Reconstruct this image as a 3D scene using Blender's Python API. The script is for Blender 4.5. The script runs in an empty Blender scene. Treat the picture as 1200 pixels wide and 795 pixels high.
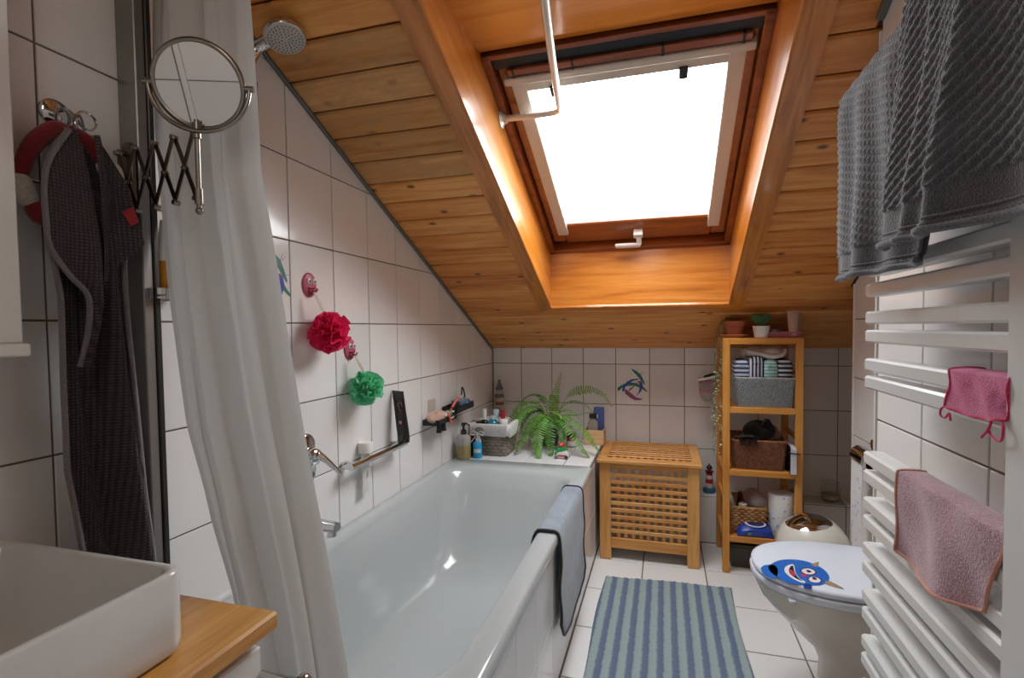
import bpy, bmesh, math, random
from math import sin, cos, pi, radians
from mathutils import Vector, Matrix

random.seed(7)
SC = bpy.context.scene
COL = SC.collection

# ------------------------------------------------------------------ camera
CAM = (1.1011, -3.0545, 1.2426)
cam_d = bpy.data.cameras.new('camera')
cam = bpy.data.objects.new('camera', cam_d)
COL.objects.link(cam)


def cam_rot(yaw, pitch, roll):
    rz = Matrix.Rotation(yaw, 3, 'Z')
    rx = Matrix.Rotation(pitch, 3, 'X')
    ry = Matrix.Rotation(roll, 3, 'Y')
    r = rz @ rx @ ry
    m = Matrix.Identity(3)
    m.col[0] = r.col[0]
    m.col[1] = r.col[2]
    m.col[2] = -r.col[1]
    return m


cam.matrix_world = Matrix.Translation(CAM) @ cam_rot(0.2669, -0.0351, 0.0111).to_4x4()
cam_d.sensor_width = 36.0
cam_d.lens = 569.66 / 1200 * 36.0
cam_d.shift_x = -22.0 / 1200
cam_d.shift_y = 7.63 / 1200
cam_d.clip_start = 0.02
SC.camera = cam

# ------------------------------------------------------------------ world, exposure
world = bpy.data.worlds.new('overcast_sky')
SC.world = world
world.use_nodes = True
wn = world.node_tree.nodes
wn['Background'].inputs[0].default_value = (0.93, 0.97, 1.0, 1)
wn['Background'].inputs[1].default_value = 15.0
SC.view_settings.view_transform = 'Standard'
SC.view_settings.look = 'None'
SC.view_settings.gamma = 1.0
SC.view_settings.use_curve_mapping = False
SC.view_settings.exposure = 0.12
SC.cycles.max_bounces = 16
SC.cycles.diffuse_bounces = 10

# slope of the roof: z = C0 - SL * y
SL, C0 = 0.4919, 1.1101
CA = 1 / math.hypot(1, SL)
SA = SL * CA

# daylight portal in the roof window opening (guides sampling of the sky)
ld = bpy.data.lights.new('window_daylight', 'AREA')
ld.shape = 'RECTANGLE'
ld.size, ld.size_y = 0.80, 1.0
ld.cycles.is_portal = True
lo = bpy.data.objects.new('window_daylight', ld)
COL.objects.link(lo)
_v, _o = 1.25, 0.36
lo.matrix_world = Matrix(((1, 0, 0, 0.965),
                          (0, -CA, SA, -_v * CA + _o * SA),
                          (0, SA, CA, C0 + _v * SA + _o * CA),
                          (0, 0, 0, 1)))

# added fill lamp behind the camera to brighten the room, see fill_lamp below
FILL_POWER = 3.5
FILL_POS = (0.95, -3.25, 2.30)

# ------------------------------------------------------------------ helpers


def hexc(h):
    h = h.lstrip('#')
    out = []
    for i in (0, 2, 4):
        c = int(h[i:i + 2], 16) / 255
        out.append(c / 12.92 if c <= 0.04045 else ((c + 0.055) / 1.055) ** 2.4)
    return (*out, 1.0)


class NT:
    def __init__(s, name):
        s.m = bpy.data.materials.new(name)
        s.m.use_nodes = True
        s.t = s.m.node_tree
        s.b = s.t.nodes['Principled BSDF']

    def n(s, typ, **kw):
        x = s.t.nodes.new(typ)
        for k, v in kw.items():
            setattr(x, k, v)
        return x

    def l(s, a, b):
        s.t.links.new(a, b)

    def set(s, **kw):
        for k, v in kw.items():
            s.b.inputs[k.replace('_', ' ')].default_value = v


def ramp(nt, stops, fac):
    r = nt.n('ShaderNodeValToRGB')
    el = r.color_ramp.elements
    while len(el) < len(stops):
        el.new(0.5)
    for e, (p, c) in zip(el, stops):
        e.position = p
        e.color = hexc(c) if isinstance(c, str) else c
    nt.l(fac, r.inputs[0])
    return r.outputs[0]


def bump(nt, height, strength=0.3, dist=0.002):
    b = nt.n('ShaderNodeBump')
    b.inputs['Strength'].default_value = strength
    b.inputs['Distance'].default_value = dist
    nt.l(height, b.inputs['Height'])
    nt.l(b.outputs[0], nt.b.inputs['Normal'])


def coords(nt, scale=(1, 1, 1), rnd=False, tip=0.0):
    tc = nt.n('ShaderNodeTexCoord')
    mp = nt.n('ShaderNodeMapping')
    mp.inputs['Scale'].default_value = scale
    src = tc.outputs['Object']
    if tip:
        vr = nt.n('ShaderNodeVectorRotate', rotation_type='X_AXIS')
        vr.inputs['Angle'].default_value = tip
        nt.l(src, vr.inputs['Vector'])
        src = vr.outputs[0]
    nt.l(src, mp.inputs['Vector'])
    if rnd:
        oi = nt.n('ShaderNodeObjectInfo')
        mu = nt.n('ShaderNodeVectorMath', operation='SCALE')
        mu.inputs[0].default_value = (37.0, 17.0, 53.0)
        nt.l(oi.outputs['Random'], mu.inputs['Scale'])
        nt.l(mu.outputs[0], mp.inputs['Location'])
    return mp.outputs[0]


def plain(name, col, rough=0.5, metal=0.0, noise=0.06, nscale=40, bumps=0.0, **kw):
    """simple procedural material: base colour with a little noise mottling"""
    nt = NT(name)
    c = hexc(col)
    v = coords(nt)
    ns = nt.n('ShaderNodeTexNoise')
    ns.inputs['Scale'].default_value = nscale
    ns.inputs['Detail'].default_value = 3
    nt.l(v, ns.inputs['Vector'])
    a = tuple(x * (1 - noise) for x in c[:3]) + (1,)
    b = tuple(min(1, x * (1 + noise)) for x in c[:3]) + (1,)
    nt.l(ramp(nt, [(0.3, a), (0.7, b)], ns.outputs[0]), nt.b.inputs['Base Color'])
    nt.set(Roughness=rough, Metallic=metal)
    if bumps:
        bump(nt, ns.outputs[0], bumps, 0.001)
    for k, x in kw.items():
        nt.b.inputs[k.replace('_', ' ')].default_value = x
    return nt.m


def wood(name, dark, mid, light, axis=0, rough=0.4, scale=1.0, knots=0.0, weather=None, coat=0.0, tip=0.0):
    """procedural timber, grain along the given local axis"""
    nt = NT(name)
    sc = [9 * scale] * 3
    sc[axis] = 0.8 * scale
    v = coords(nt, tuple(sc), rnd=True, tip=tip)
    n1 = nt.n('ShaderNodeTexNoise')
    n1.inputs['Scale'].default_value = 3.0
    n1.inputs['Detail'].default_value = 5
    n1.inputs['Distortion'].default_value = 0.8
    nt.l(v, n1.inputs['Vector'])
    sc2 = [70 * scale] * 3
    sc2[axis] = 3 * scale
    v2 = coords(nt, tuple(sc2), rnd=True, tip=tip)
    n2 = nt.n('ShaderNodeTexNoise')
    n2.inputs['Scale'].default_value = 4.0
    nt.l(v2, n2.inputs['Vector'])
    mx = nt.n('ShaderNodeMath', operation='MULTIPLY_ADD')
    mx.inputs[1].default_value = 0.3
    nt.l(n2.outputs[0], mx.inputs[0])
    nt.l(n1.outputs[0], mx.inputs[2])
    oi = nt.n('ShaderNodeObjectInfo')
    ad = nt.n('ShaderNodeMath', operation='MULTIPLY_ADD')
    ad.inputs[1].default_value = 0.22
    nt.l(oi.outputs['Random'], ad.inputs[0])
    nt.l(mx.outputs[0], ad.inputs[2])
    col = ramp(nt, [(0.42, dark), (0.68, mid), (0.95, light)], ad.outputs[0])
    if knots:
        sc3 = [6.0] * 3
        sc3[axis] = 3.4
        v3 = coords(nt, tuple(sc3), rnd=True)
        vo = nt.n('ShaderNodeTexVoronoi', voronoi_dimensions='2D')
        vo.inputs['Scale'].default_value = 1.0
        nt.l(v3, vo.inputs['Vector'])
        k = ramp(nt, [(0.03, (1, 1, 1, 1)), (0.075, (0, 0, 0, 1))], vo.outputs['Distance'])
        m = nt.n('ShaderNodeMix', data_type='RGBA')
        km = nt.n('ShaderNodeMath', operation='MULTIPLY')
        km.inputs[1].default_value = knots
        nt.l(k, km.inputs[0])
        nt.l(km.outputs[0], m.inputs['Factor'])
        nt.l(col, m.inputs['A'])
        m.inputs['B'].default_value = hexc('#4a2410')
        col = m.outputs['Result']
    if weather:
        v4 = coords(nt, (5, 11, 5), rnd=True)
        n4 = nt.n('ShaderNodeTexNoise')
        n4.inputs['Scale'].default_value = 2.2
        n4.inputs['Detail'].default_value = 9
        n4.inputs['Roughness'].default_value = 0.7
        nt.l(v4, n4.inputs['Vector'])
        w = ramp(nt, [(0.40, (0, 0, 0, 1)), (0.60, (0.8, 0.8, 0.8, 1))], n4.outputs[0])
        m = nt.n('ShaderNodeMix', data_type='RGBA')
        nt.l(w, m.inputs['Factor'])
        nt.l(col, m.inputs['A'])
        m.inputs['B'].default_value = hexc(weather)
        col = m.outputs['Result']
    nt.l(col, nt.b.inputs['Base Color'])
    nt.set(Roughness=rough)
    nt.b.inputs['Coat Weight'].default_value = coat
    nt.b.inputs['Coat Roughness'].default_value = 0.12
    bump(nt, mx.outputs[0], 0.15, 0.001)
    return nt.m


def fabric(name, c1, c2=None, scale=500, rough=0.95, strength=0.5, dist=0.0015, sheen=0.3):
    nt = NT(name)
    v = coords(nt)
    ns = nt.n('ShaderNodeTexNoise')
    ns.inputs['Scale'].default_value = scale
    ns.inputs['Detail'].default_value = 2
    nt.l(v, ns.inputs['Vector'])
    n2 = nt.n('ShaderNodeTexNoise')
    n2.inputs['Scale'].default_value = 14
    nt.l(v, n2.inputs['Vector'])
    ad = nt.n('ShaderNodeMath', operation='MULTIPLY_ADD')
    ad.inputs[1].default_value = 0.5
    nt.l(n2.outputs[0], ad.inputs[0])
    nt.l(ns.outputs[0], ad.inputs[2])
    nt.l(ramp(nt, [(0.55, c1), (0.95, c2 or c1)], ad.outputs[0]), nt.b.inputs['Base Color'])
    nt.set(Roughness=rough)
    nt.b.inputs['Sheen Weight'].default_value = sheen
    bump(nt, ns.outputs[0], strength, dist)
    return nt.m


def tile_mat(name, c, rough=0.12, wav=0.06, var=0.05):
    nt = NT(name)
    oi = nt.n('ShaderNodeObjectInfo')
    cc = hexc(c)
    lo_ = tuple(x * (1 - var) for x in cc[:3]) + (1,)
    hi_ = tuple(min(1, x * (1 + var)) for x in cc[:3]) + (1,)
    nt.l(ramp(nt, [(0.0, lo_), (1.0, hi_)], oi.outputs['Random']), nt.b.inputs['Base Color'])
    v = coords(nt, rnd=True)
    ns = nt.n('ShaderNodeTexNoise')
    ns.inputs['Scale'].default_value = 14
    nt.l(v, ns.inputs['Vector'])
    nt.set(Roughness=rough)
    bump(nt, ns.outputs[0], wav, 0.004)
    return nt.m


def glassy(name, tint=(1, 1, 1, 1), fac=0.08, rough=0.02):
    """thin clear material: mostly transparent with a glossy film"""
    m = bpy.data.materials.new(name)
    m.use_nodes = True
    t = m.node_tree
    t.nodes.remove(t.nodes['Principled BSDF'])
    out = t.nodes['Material Output']
    tr = t.nodes.new('ShaderNodeBsdfTransparent')
    tr.inputs[0].default_value = tint
    gl = t.nodes.new('ShaderNodeBsdfGlossy')
    gl.inputs['Roughness'].default_value = rough
    fr = t.nodes.new('ShaderNodeLayerWeight')
    fr.inputs[0].default_value = 0.25
    pw = t.nodes.new('ShaderNodeMath')
    pw.operation = 'POWER'
    pw.inputs[1].default_value = 3.0
    t.links.new(fr.outputs['Facing'], pw.inputs[0])
    ad = t.nodes.new('ShaderNodeMath')
    ad.operation = 'ADD'
    ad.use_clamp = True
    ad.inputs[1].default_value = fac * 0.4
    t.links.new(pw.outputs[0], ad.inputs[0])
    mx = t.nodes.new('ShaderNodeMixShader')
    t.links.new(ad.outputs[0], mx.inputs[0])
    t.links.new(tr.outputs[0], mx.inputs[1])
    t.links.new(gl.outputs[0], mx.inputs[2])
    t.links.new(mx.outputs[0], out.inputs[0])
    return m


def translucent(name, c, tl=0.4, alpha=1.0, rough=0.8):
    m = bpy.data.materials.new(name)
    m.use_nodes = True
    t = m.node_tree
    b = t.nodes['Principled BSDF']
    b.inputs['Base Color'].default_value = hexc(c)
    b.inputs['Roughness'].default_value = rough
    out = t.nodes['Material Output']
    tl_ = t.nodes.new('ShaderNodeBsdfTranslucent')
    tl_.inputs[0].default_value = hexc(c)
    mx = t.nodes.new('ShaderNodeMixShader')
    mx.inputs[0].default_value = tl
    t.links.new(b.outputs[0], mx.inputs[1])
    t.links.new(tl_.outputs[0], mx.inputs[2])
    last = mx.outputs[0]
    if alpha < 1:
        tp = t.nodes.new('ShaderNodeBsdfTransparent')
        m2 = t.nodes.new('ShaderNodeMixShader')
        m2.inputs[0].default_value = alpha
        t.links.new(tp.outputs[0], m2.inputs[1])
        t.links.new(last, m2.inputs[2])
        last = m2.outputs[0]
    t.links.new(last, out.inputs[0])
    return m


def stripes(name, stops, axis=0, period=0.03, rough=0.95, noise=0.0, offset=0.0, bumpy=0.4, dscale=400):
    """repeating stripes (fabric print) across a local axis; stops: [(pos, hex)...]"""
    nt = NT(name)
    tc = nt.n('ShaderNodeTexCoord')
    sx = nt.n('ShaderNodeSeparateXYZ')
    nt.l(tc.outputs['Object'], sx.inputs[0])
    src = sx.outputs[axis]
    if noise:
        ns0 = nt.n('ShaderNodeTexNoise')
        ns0.inputs['Scale'].default_value = 60
        nt.l(tc.outputs['Object'], ns0.inputs['Vector'])
        ma = nt.n('ShaderNodeMath', operation='MULTIPLY_ADD')
        ma.inputs[1].default_value = noise
        nt.l(ns0.outputs[0], ma.inputs[0])
        nt.l(src, ma.inputs[2])
        src = ma.outputs[0]
    dv = nt.n('ShaderNodeMath', operation='MULTIPLY_ADD')
    dv.inputs[1].default_value = 1.0 / period
    dv.inputs[2].default_value = 100.0 + offset
    nt.l(src, dv.inputs[0])
    fr = nt.n('ShaderNodeMath', operation='FRACT')
    nt.l(dv.outputs[0], fr.inputs[0])
    r = nt.n('ShaderNodeValToRGB')
    r.color_ramp.interpolation = 'LINEAR'
    el = r.color_ramp.elements
    while len(el) < len(stops):
        el.new(0.5)
    for e, (p_, c_) in zip(el, stops):
        e.position = p_
        e.color = hexc(c_)
    nt.l(fr.outputs[0], r.inputs[0])
    nt.l(r.outputs[0], nt.b.inputs['Base Color'])
    ns = nt.n('ShaderNodeTexNoise')
    ns.inputs['Scale'].default_value = dscale
    nt.l(tc.outputs['Object'], ns.inputs['Vector'])
    nt.set(Roughness=rough)
    bump(nt, ns.outputs[0], bumpy, 0.002)
    return nt.m


# ------------------------------------------------------------------ mesh collector
class G:
    def __init__(s):
        s.v, s.f, s.mi = [], [], []

    def add(s, vs, fs, mi=0, M=None):
        o = len(s.v)
        if M is not None:
            vs = [M @ Vector(p) for p in vs]
        s.v += [tuple(p) for p in vs]
        s.f += [tuple(i + o for i in f) for f in fs]
        s.mi += [mi] * len(fs)
        return s

    def box(s, x0, x1, y0, y1, z0, z1, b=0.0, mi=0, M=None):
        """box with chamfered edges (b)"""
        if b <= 0:
            vs = [(x, y, z) for z in (z0, z1) for y in (y0, y1) for x in (x0, x1)]
            fs = [(0, 2, 3, 1), (4, 5, 7, 6), (0, 1, 5, 4), (2, 6, 7, 3), (0, 4, 6, 2), (1, 3, 7, 5)]
            return s.add(vs, fs, mi, M)
        b = min(b, abs(x1 - x0) * .45, abs(y1 - y0) * .45, abs(z1 - z0) * .45)
        X, Y, Z = (x0, x1), (y0, y1), (z0, z1)
        vs, idx = [], {}
        for i in (0, 1):
            for j in (0, 1):
                for k in (0, 1):
                    sx, sy, sz = (1 - 2 * i), (1 - 2 * j), (1 - 2 * k)
                    for a in range(3):
                        p = [X[i] + sx * b, Y[j] + sy * b, Z[k] + sz * b]
                        p[a] = (X[i], Y[j], Z[k])[a]
                        idx[i, j, k, a] = len(vs)
                        vs.append(tuple(p))
        fs = []
        for i in (0, 1):
            f = [idx[i, j, k, 0] for j, k in ((0, 0), (1, 0), (1, 1), (0, 1))]
            fs.append(tuple(f if i else f[::-1]))
            f = [idx[j, i, k, 1] for j, k in ((0, 0), (0, 1), (1, 1), (1, 0))]
            fs.append(tuple(f if i else f[::-1]))
            f = [idx[j, k, i, 2] for j, k in ((0, 0), (1, 0), (1, 1), (0, 1))]
            fs.append(tuple(f if i else f[::-1]))

        for i in (0, 1):
            for j in (0, 1):
                fs.append((idx[i, j, 0, 0], idx[i, j, 1, 0], idx[i, j, 1, 1], idx[i, j, 0, 1]))
        # edges along y (i,k) and x (j,k); winding fixed by recalc below
        for i in (0, 1):
            for k in (0, 1):
                fs.append((idx[i, 0, k, 0], idx[i, 1, k, 0], idx[i, 1, k, 2], idx[i, 0, k, 2]))
                fs.append((idx[0, i, k, 1], idx[1, i, k, 1], idx[1, i, k, 2], idx[0, i, k, 2]))
        for i in (0, 1):
            for j in (0, 1):
                for k in (0, 1):
                    fs.append((idx[i, j, k, 0], idx[i, j, k, 1], idx[i, j, k, 2]))
        c = Vector(((x0 + x1) / 2, (y0 + y1) / 2, (z0 + z1) / 2))
        out = []
        for f in fs:
            p = [Vector(vs[n]) for n in f]
            nrm = (p[1] - p[0]).cross(p[2] - p[0])
            ctr = sum(p, Vector()) / len(p)
            out.append(f if nrm.dot(ctr - c) > 0 else f[::-1])
        return s.add(vs, out, mi, M)

    def bar(s, a, b, w, h, up=(0, 0, 1), bev=0.0, mi=0):
        """square bar from a to b, w across, h along up"""
        a, b = Vector(a), Vector(b)
        d = b - a
        L = d.length
        d.normalize()
        u = Vector(up)
        sd = d.cross(u)
        if sd.length < 1e-5:
            sd = d.cross(Vector((1, 0, 0)))
        sd.normalize()
        u = sd.cross(d)
        M = Matrix.Translation(a) @ Matrix((sd, d, u)).transposed().to_4x4()
        return s.box(-w / 2, w / 2, 0, L, -h / 2, h / 2, bev, mi, M)

    def tube(s, pts, r, n=10, closed=False, cap=True, mi=0, M=None, flat=1.0, up=None):
        pts = [Vector(p) for p in pts]
        N = len(pts)
        rs = r if isinstance(r, (list, tuple)) else [r] * N
        tg = []
        for i in range(N):
            if closed:
                d = pts[(i + 1) % N] - pts[i - 1]
            else:
                d = pts[min(i + 1, N - 1)] - pts[max(i - 1, 0)]
            tg.append(d.normalized() if d.length > 1e-9 else Vector((0, 0, 1)))
        nrm = Vector(up) if up else (Vector((0, 0, 1)) if abs(tg[0].z) < 0.9 else Vector((1, 0, 0)))
        vs, fs = [], []
        for i in range(N):
            nrm = nrm - tg[i] * nrm.dot(tg[i])
            if nrm.length < 1e-6:
                nrm = tg[i].orthogonal()
            nrm.normalize()
            bn = tg[i].cross(nrm)
            for k in range(n):
                a = 2 * pi * k / n
                vs.append(pts[i] + (nrm * cos(a) * flat + bn * sin(a)) * rs[i])
        R = N if closed else N - 1
        for i in range(R):
            for k in range(n):
                a, b = i * n + k, i * n + (k + 1) % n
                c, d = ((i + 1) % N) * n + (k + 1) % n, ((i + 1) % N) * n + k
                fs.append((a, b, c, d))
        if cap and not closed:
            fs.append(tuple(range(n))[::-1])
            fs.append(tuple((N - 1) * n + k for k in range(n)))
        return s.add(vs, fs, mi, M)

    def lathe(s, prof, n=24, c=(0, 0, 0), mi=0, M=None, sx=1.0, sy=1.0):
        vs, fs = [], []
        for r, z in prof:
            for k in range(n):
                a = 2 * pi * k / n
                vs.append((c[0] + r * cos(a) * sx, c[1] + r * sin(a) * sy, c[2] + z))
        for i in range(len(prof) - 1):
            for k in range(n):
                fs.append((i * n + k, i * n + (k + 1) % n, (i + 1) * n + (k + 1) % n, (i + 1) * n + k))
        if prof[0][0] > 1e-6:
            fs.append(tuple(range(n))[::-1])
        if prof[-1][0] > 1e-6:
            fs.append(tuple((len(prof) - 1) * n + k for k in range(n)))
        return s.add(vs, fs, mi, M)

    def loft(s, rings, cap0=True, cap1=True, mi=0, M=None):
        n = len(rings[0])
        vs = [p for r in rings for p in r]
        fs = []
        for i in range(len(rings) - 1):
            for k in range(n):
                fs.append((i * n + k, i * n + (k + 1) % n, (i + 1) * n + (k + 1) % n, (i + 1) * n + k))
        if cap0:
            fs.append(tuple(range(n))[::-1])
        if cap1:
            fs.append(tuple((len(rings) - 1) * n + k for k in range(n)))
        return s.add(vs, fs, mi, M)

    def sheet(s, g, th=0.0, mi=0, M=None):
        """grid g[i][j] of points; th > 0 gives the sheet a thickness"""
        ni, nj = len(g), len(g[0])
        P = [[Vector(p) for p in row] for row in g]
        vs = [p for row in P for p in row]
        fs = [(i * nj + j, (i + 1) * nj + j, (i + 1) * nj + j + 1, i * nj + j + 1)
              for i in range(ni - 1) for j in range(nj - 1)]
        if th > 0:
            bk = []
            for i in range(ni):
                for j in range(nj):
                    du = P[min(i + 1, ni - 1)][j] - P[max(i - 1, 0)][j]
                    dv = P[i][min(j + 1, nj - 1)] - P[i][max(j - 1, 0)]
                    nn = du.cross(dv)
                    nn = nn.normalized() if nn.length > 1e-12 else Vector((0, 0, 1))
                    bk.append(P[i][j] - nn * th)
            o = len(vs)
            vs += bk
            fs += [tuple(k + o for k in f[::-1]) for f in fs]
            rim = ([(i, 0) for i in range(ni)] + [(ni - 1, j) for j in range(1, nj)] +
                   [(i, nj - 1) for i in range(ni - 2, -1, -1)] + [(0, j) for j in range(nj - 2, 0, -1)])
            for a in range(len(rim)):
                p, q_ = rim[a], rim[(a + 1) % len(rim)]
                x, y = p[0] * nj + p[1], q_[0] * nj + q_[1]
                fs.append((y, x, x + o, y + o))
        return s.add(vs, fs, mi, M)

    def poly(s, pts, th, nrm=(0, 0, 1), mi=0):
        """flat outline extruded by th along nrm"""
        nrm = Vector(nrm)
        a = [Vector(p) for p in pts]
        ar = Vector()
        for i in range(len(a)):
            ar += a[i].cross(a[(i + 1) % len(a)])
        if ar.dot(nrm) < 0:
            a = a[::-1]
        b = [p + nrm * th for p in a]
        n = len(a)
        fs = [tuple(range(n))[::-1], tuple(range(n, 2 * n))]
        fs += [(i, (i + 1) % n, n + (i + 1) % n, n + i) for i in range(n)]
        return s.add(a + b, fs, mi)

    def ball(s, c, r, n=12, m=8, mi=0, M=None, sx=1, sy=1, sz=1):
        prof = [(r * sin(pi * i / m), -r * cos(pi * i / m) * sz) for i in range(m + 1)]
        prof[0] = (0.0, prof[0][1])
        prof[-1] = (0.0, prof[-1][1])
        return s.lathe(prof, n, c, mi, M, sx, sy)

    def mesh(s, name, mats, smooth=40):
        me = bpy.data.meshes.new(name)
        me.from_pydata([tuple(p) for p in s.v], [], s.f)
        for m in (mats if isinstance(mats, (list, tuple)) else [mats]):
            me.materials.append(m)
        if any(s.mi):
            me.polygons.foreach_set('material_index', s.mi)
        if smooth:
            me.polygons.foreach_set('use_smooth', [True] * len(me.polygons))
            me.set_sharp_from_angle(angle=radians(smooth))
        bm = bmesh.new()
        bm.from_mesh(me)
        bmesh.ops.remove_doubles(bm, verts=bm.verts, dist=1e-6)
        bm.to_mesh(me)
        bm.free()
        me.update()
        return me


def obj(name, me, parent=None, loc=None, rotz=0.0, M=None, label=None):
    o = bpy.data.objects.new(name, me)
    COL.objects.link(o)
    if parent is not None:
        o.parent = parent
    if M is not None:
        o.matrix_local = M
    else:
        if loc:
            o.location = loc
        if rotz:
            o.rotation_euler[2] = rotz
    if label:
        o['label'] = label
    return o


def part(name, g, mat, parent, smooth=40, label=None, stuff=False, **kw):
    o = obj(name, g.mesh(name, mat, smooth), parent, label=label, **kw)
    if stuff:
        o['kind'] = 'stuff'
    return o


def thing(name, label, cat, loc=(0, 0, 0), rotz=0.0, group=None, me=None):
    o = bpy.data.objects.new(name, me)
    COL.objects.link(o)
    o.location = loc
    o.rotation_euler[2] = rotz
    o['label'] = label
    o['category'] = cat
    if group:
        o['group'] = group
    return o


def solo(name, g, mat, label, cat, loc=(0, 0, 0), rotz=0.0, group=None, smooth=40):
    return thing(name, label, cat, loc, rotz, group, g.mesh(name, mat, smooth))


def dup(root, loc, rotz=0.0, label=None, group=None, swap=None):
    """copy a thing with its parts and sub-parts"""
    r = root.copy()
    COL.objects.link(r)
    r.location = loc
    r.rotation_euler[2] = rotz
    if label:
        r['label'] = label
    if group:
        r['group'] = group

    def kids(a, b):
        for ch in list(a.children):
            c = ch.copy()
            COL.objects.link(c)
            c.parent = b
            kids(ch, c)
    kids(root, r)
    return r


def structure(name, g, mat, smooth=0):
    o = obj(name, g.mesh(name, mat, smooth))
    o['kind'] = 'structure'
    return o


def clip(poly, fn):
    """clip 2-D polygon, keep fn(p) >= 0 (fn linear)"""
    out = []
    for i in range(len(poly)):
        a, b = poly[i], poly[(i + 1) % len(poly)]
        fa, fb = fn(a), fn(b)
        if fa >= 0:
            out.append(a)
        if (fa > 0 > fb) or (fa < 0 < fb):
            t = fa / (fa - fb)
            out.append((a[0] + (b[0] - a[0]) * t, a[1] + (b[1] - a[1]) * t))
    return out


TILE_CACHE = {}


def slab_mesh(poly, t, b, mat):
    """bevelled tile/board from a 2-D outline (counter-clockwise), thickness t up to local z = 0"""
    n = len(poly)
    c = (sum(p[0] for p in poly) / n, sum(p[1] for p in poly) / n)

    def inset(d):
        r = []
        for i in range(n):
            p0, p1, p2 = Vector(poly[i - 1]), Vector(poly[i]), Vector(poly[(i + 1) % n])
            e1 = (p1 - p0).normalized()
            e2 = (p2 - p1).normalized()
            n1, n2 = Vector((-e1.y, e1.x)), Vector((-e2.y, e2.x))
            k = n1 + n2
            den = max(0.35, 1 + n1.dot(n2))
            r.append(p1 + k * (d / den))
        return r
    ins = inset(b)
    vs = [(p[0], p[1], -t) for p in poly] + [(p[0], p[1], -b) for p in poly] + [(p.x, p.y, 0) for p in ins]
    fs = []
    for k in (0, 1):
        for i in range(n):
            j = (i + 1) % n
            fs.append((k * n + i, k * n + j, (k + 1) * n + j, (k + 1) * n + i))
    fs.append(tuple(2 * n + i for i in range(n)))
    me = bpy.data.meshes.new('tile')
    me.from_pydata(vs, [], fs)
    me.materials.append(mat)
    me.update()
    return me


def tile(parent, name, O, U, V, poly, mat, t=0.006, b=0.0012, gap=0.0042):
    """one tile/board of its own: poly in (u,v) of the plane O,U,V; outer face lies in that plane"""
    n = len(poly)
    ar = sum(poly[i][0] * poly[(i + 1) % n][1] - poly[(i + 1) % n][0] * poly[i][1] for i in range(n))
    if abs(ar) < 2 * 2e-4 or n < 3:
        return None
    if ar < 0:
        poly = poly[::-1]
    u0, v0 = min(p[0] for p in poly), min(p[1] for p in poly)
    g2 = gap / 2
    # shrink by half a joint
    out = []
    for i in range(n):
        p0, p1, p2 = Vector(poly[i - 1]), Vector(poly[i]), Vector(poly[(i + 1) % n])
        e1, e2 = (p1 - p0), (p2 - p1)
        if e1.length < 1e-6 or e2.length < 1e-6:
            continue
        e1.normalize()
        e2.normalize()
        n1, n2 = Vector((-e1.y, e1.x)), Vector((-e2.y, e2.x))
        out.append(p1 + (n1 + n2) * (g2 / max(0.35, 1 + n1.dot(n2))))
    loc = [(p.x - u0, p.y - v0) for p in out]
    key = (tuple((round(a, 4), round(c, 4)) for a, c in loc), t, b, mat.name)
    me = TILE_CACHE.get(key)
    if me is None:
        me = TILE_CACHE[key] = slab_mesh(loc, t, b, mat)
    U, V = Vector(U), Vector(V)
    N = U.cross(V)
    p = Vector(O) + U * u0 + V * v0
    M = Matrix((U, V, N)).transposed().to_4x4()
    M.translation = p
    return obj(name, me, parent, M=M)


def smoothstep(a, b, x):
    t = max(0.0, min(1.0, (x - a) / (b - a)))
    return t * t * (3 - 2 * t)


def lerp(a, b, t):
    return a + (b - a) * t


def interp(tab, x):
    """piecewise-linear table [(x, y...)]"""
    if x <= tab[0][0]:
        return tab[0][1:]
    for a, b in zip(tab, tab[1:]):
        if x <= b[0]:
            t = (x - a[0]) / (b[0] - a[0])
            return tuple(lerp(p, q_, t) for p, q_ in zip(a[1:], b[1:]))
    return tab[-1][1:]


def bez(pts, n):
    """Catmull-Rom through pts"""
    P = [Vector(p) for p in pts]
    P = [P[0] * 2 - P[1]] + P + [P[-1] * 2 - P[-2]]
    out = []
    seg = len(P) - 3
    for k in range(n + 1):
        x = k / n * seg
        i = min(int(x), seg - 1)
        t = x - i
        a, b, c, d = P[i:i + 4]
        out.append(0.5 * ((2 * b) + (c - a) * t + (2 * a - 5 * b + 4 * c - d) * t * t + (3 * b - a - 3 * c + d) * t ** 3))
    return out


# ------------------------------------------------------------------ materials
M_ = {}
M_['wall_tile'] = tile_mat('white_glazed_tile', '#e9e8e7', 0.13)
M_['floor_tile'] = tile_mat('white_floor_tile', '#e8e8e7', 0.28, 0.05)
M_['deck_tile'] = tile_mat('white_deck_tile', '#ebecec', 0.15)
M_['grout'] = plain('grout', '#7a6c61', 0.95, noise=0.12, nscale=30)
M_['floor_grout'] = plain('floor_grout', '#857c70', 0.95, noise=0.12, nscale=30)
M_['plaster'] = plain('plaster', '#d8d2c8', 0.9)
M_['pine'] = wood('pine_board', '#a85a20', '#d3863c', '#e5a65c', 0, 0.42, knots=0.85, coat=0.1)
M_['pine_worn'] = wood('weathered_pine_board', '#a0662e', '#c98c4a', '#d8a56c', 0, 0.65, knots=0.5, weather='#b58d5e')
M_['pine_dark'] = wood('pine_backing', '#4a2a10', '#54300f', '#5c3816', 0, 0.7)
M_['reveal_x'] = wood('varnished_board_across', '#a85a14', '#cc7c28', '#de9644', 0, 0.3, 0.7, coat=0.5)
M_['reveal_v'] = wood('varnished_board_along', '#a85a14', '#cc7c28', '#dc9240', 1, 0.3, 0.9, coat=0.6, tip=radians(26.2))
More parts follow.
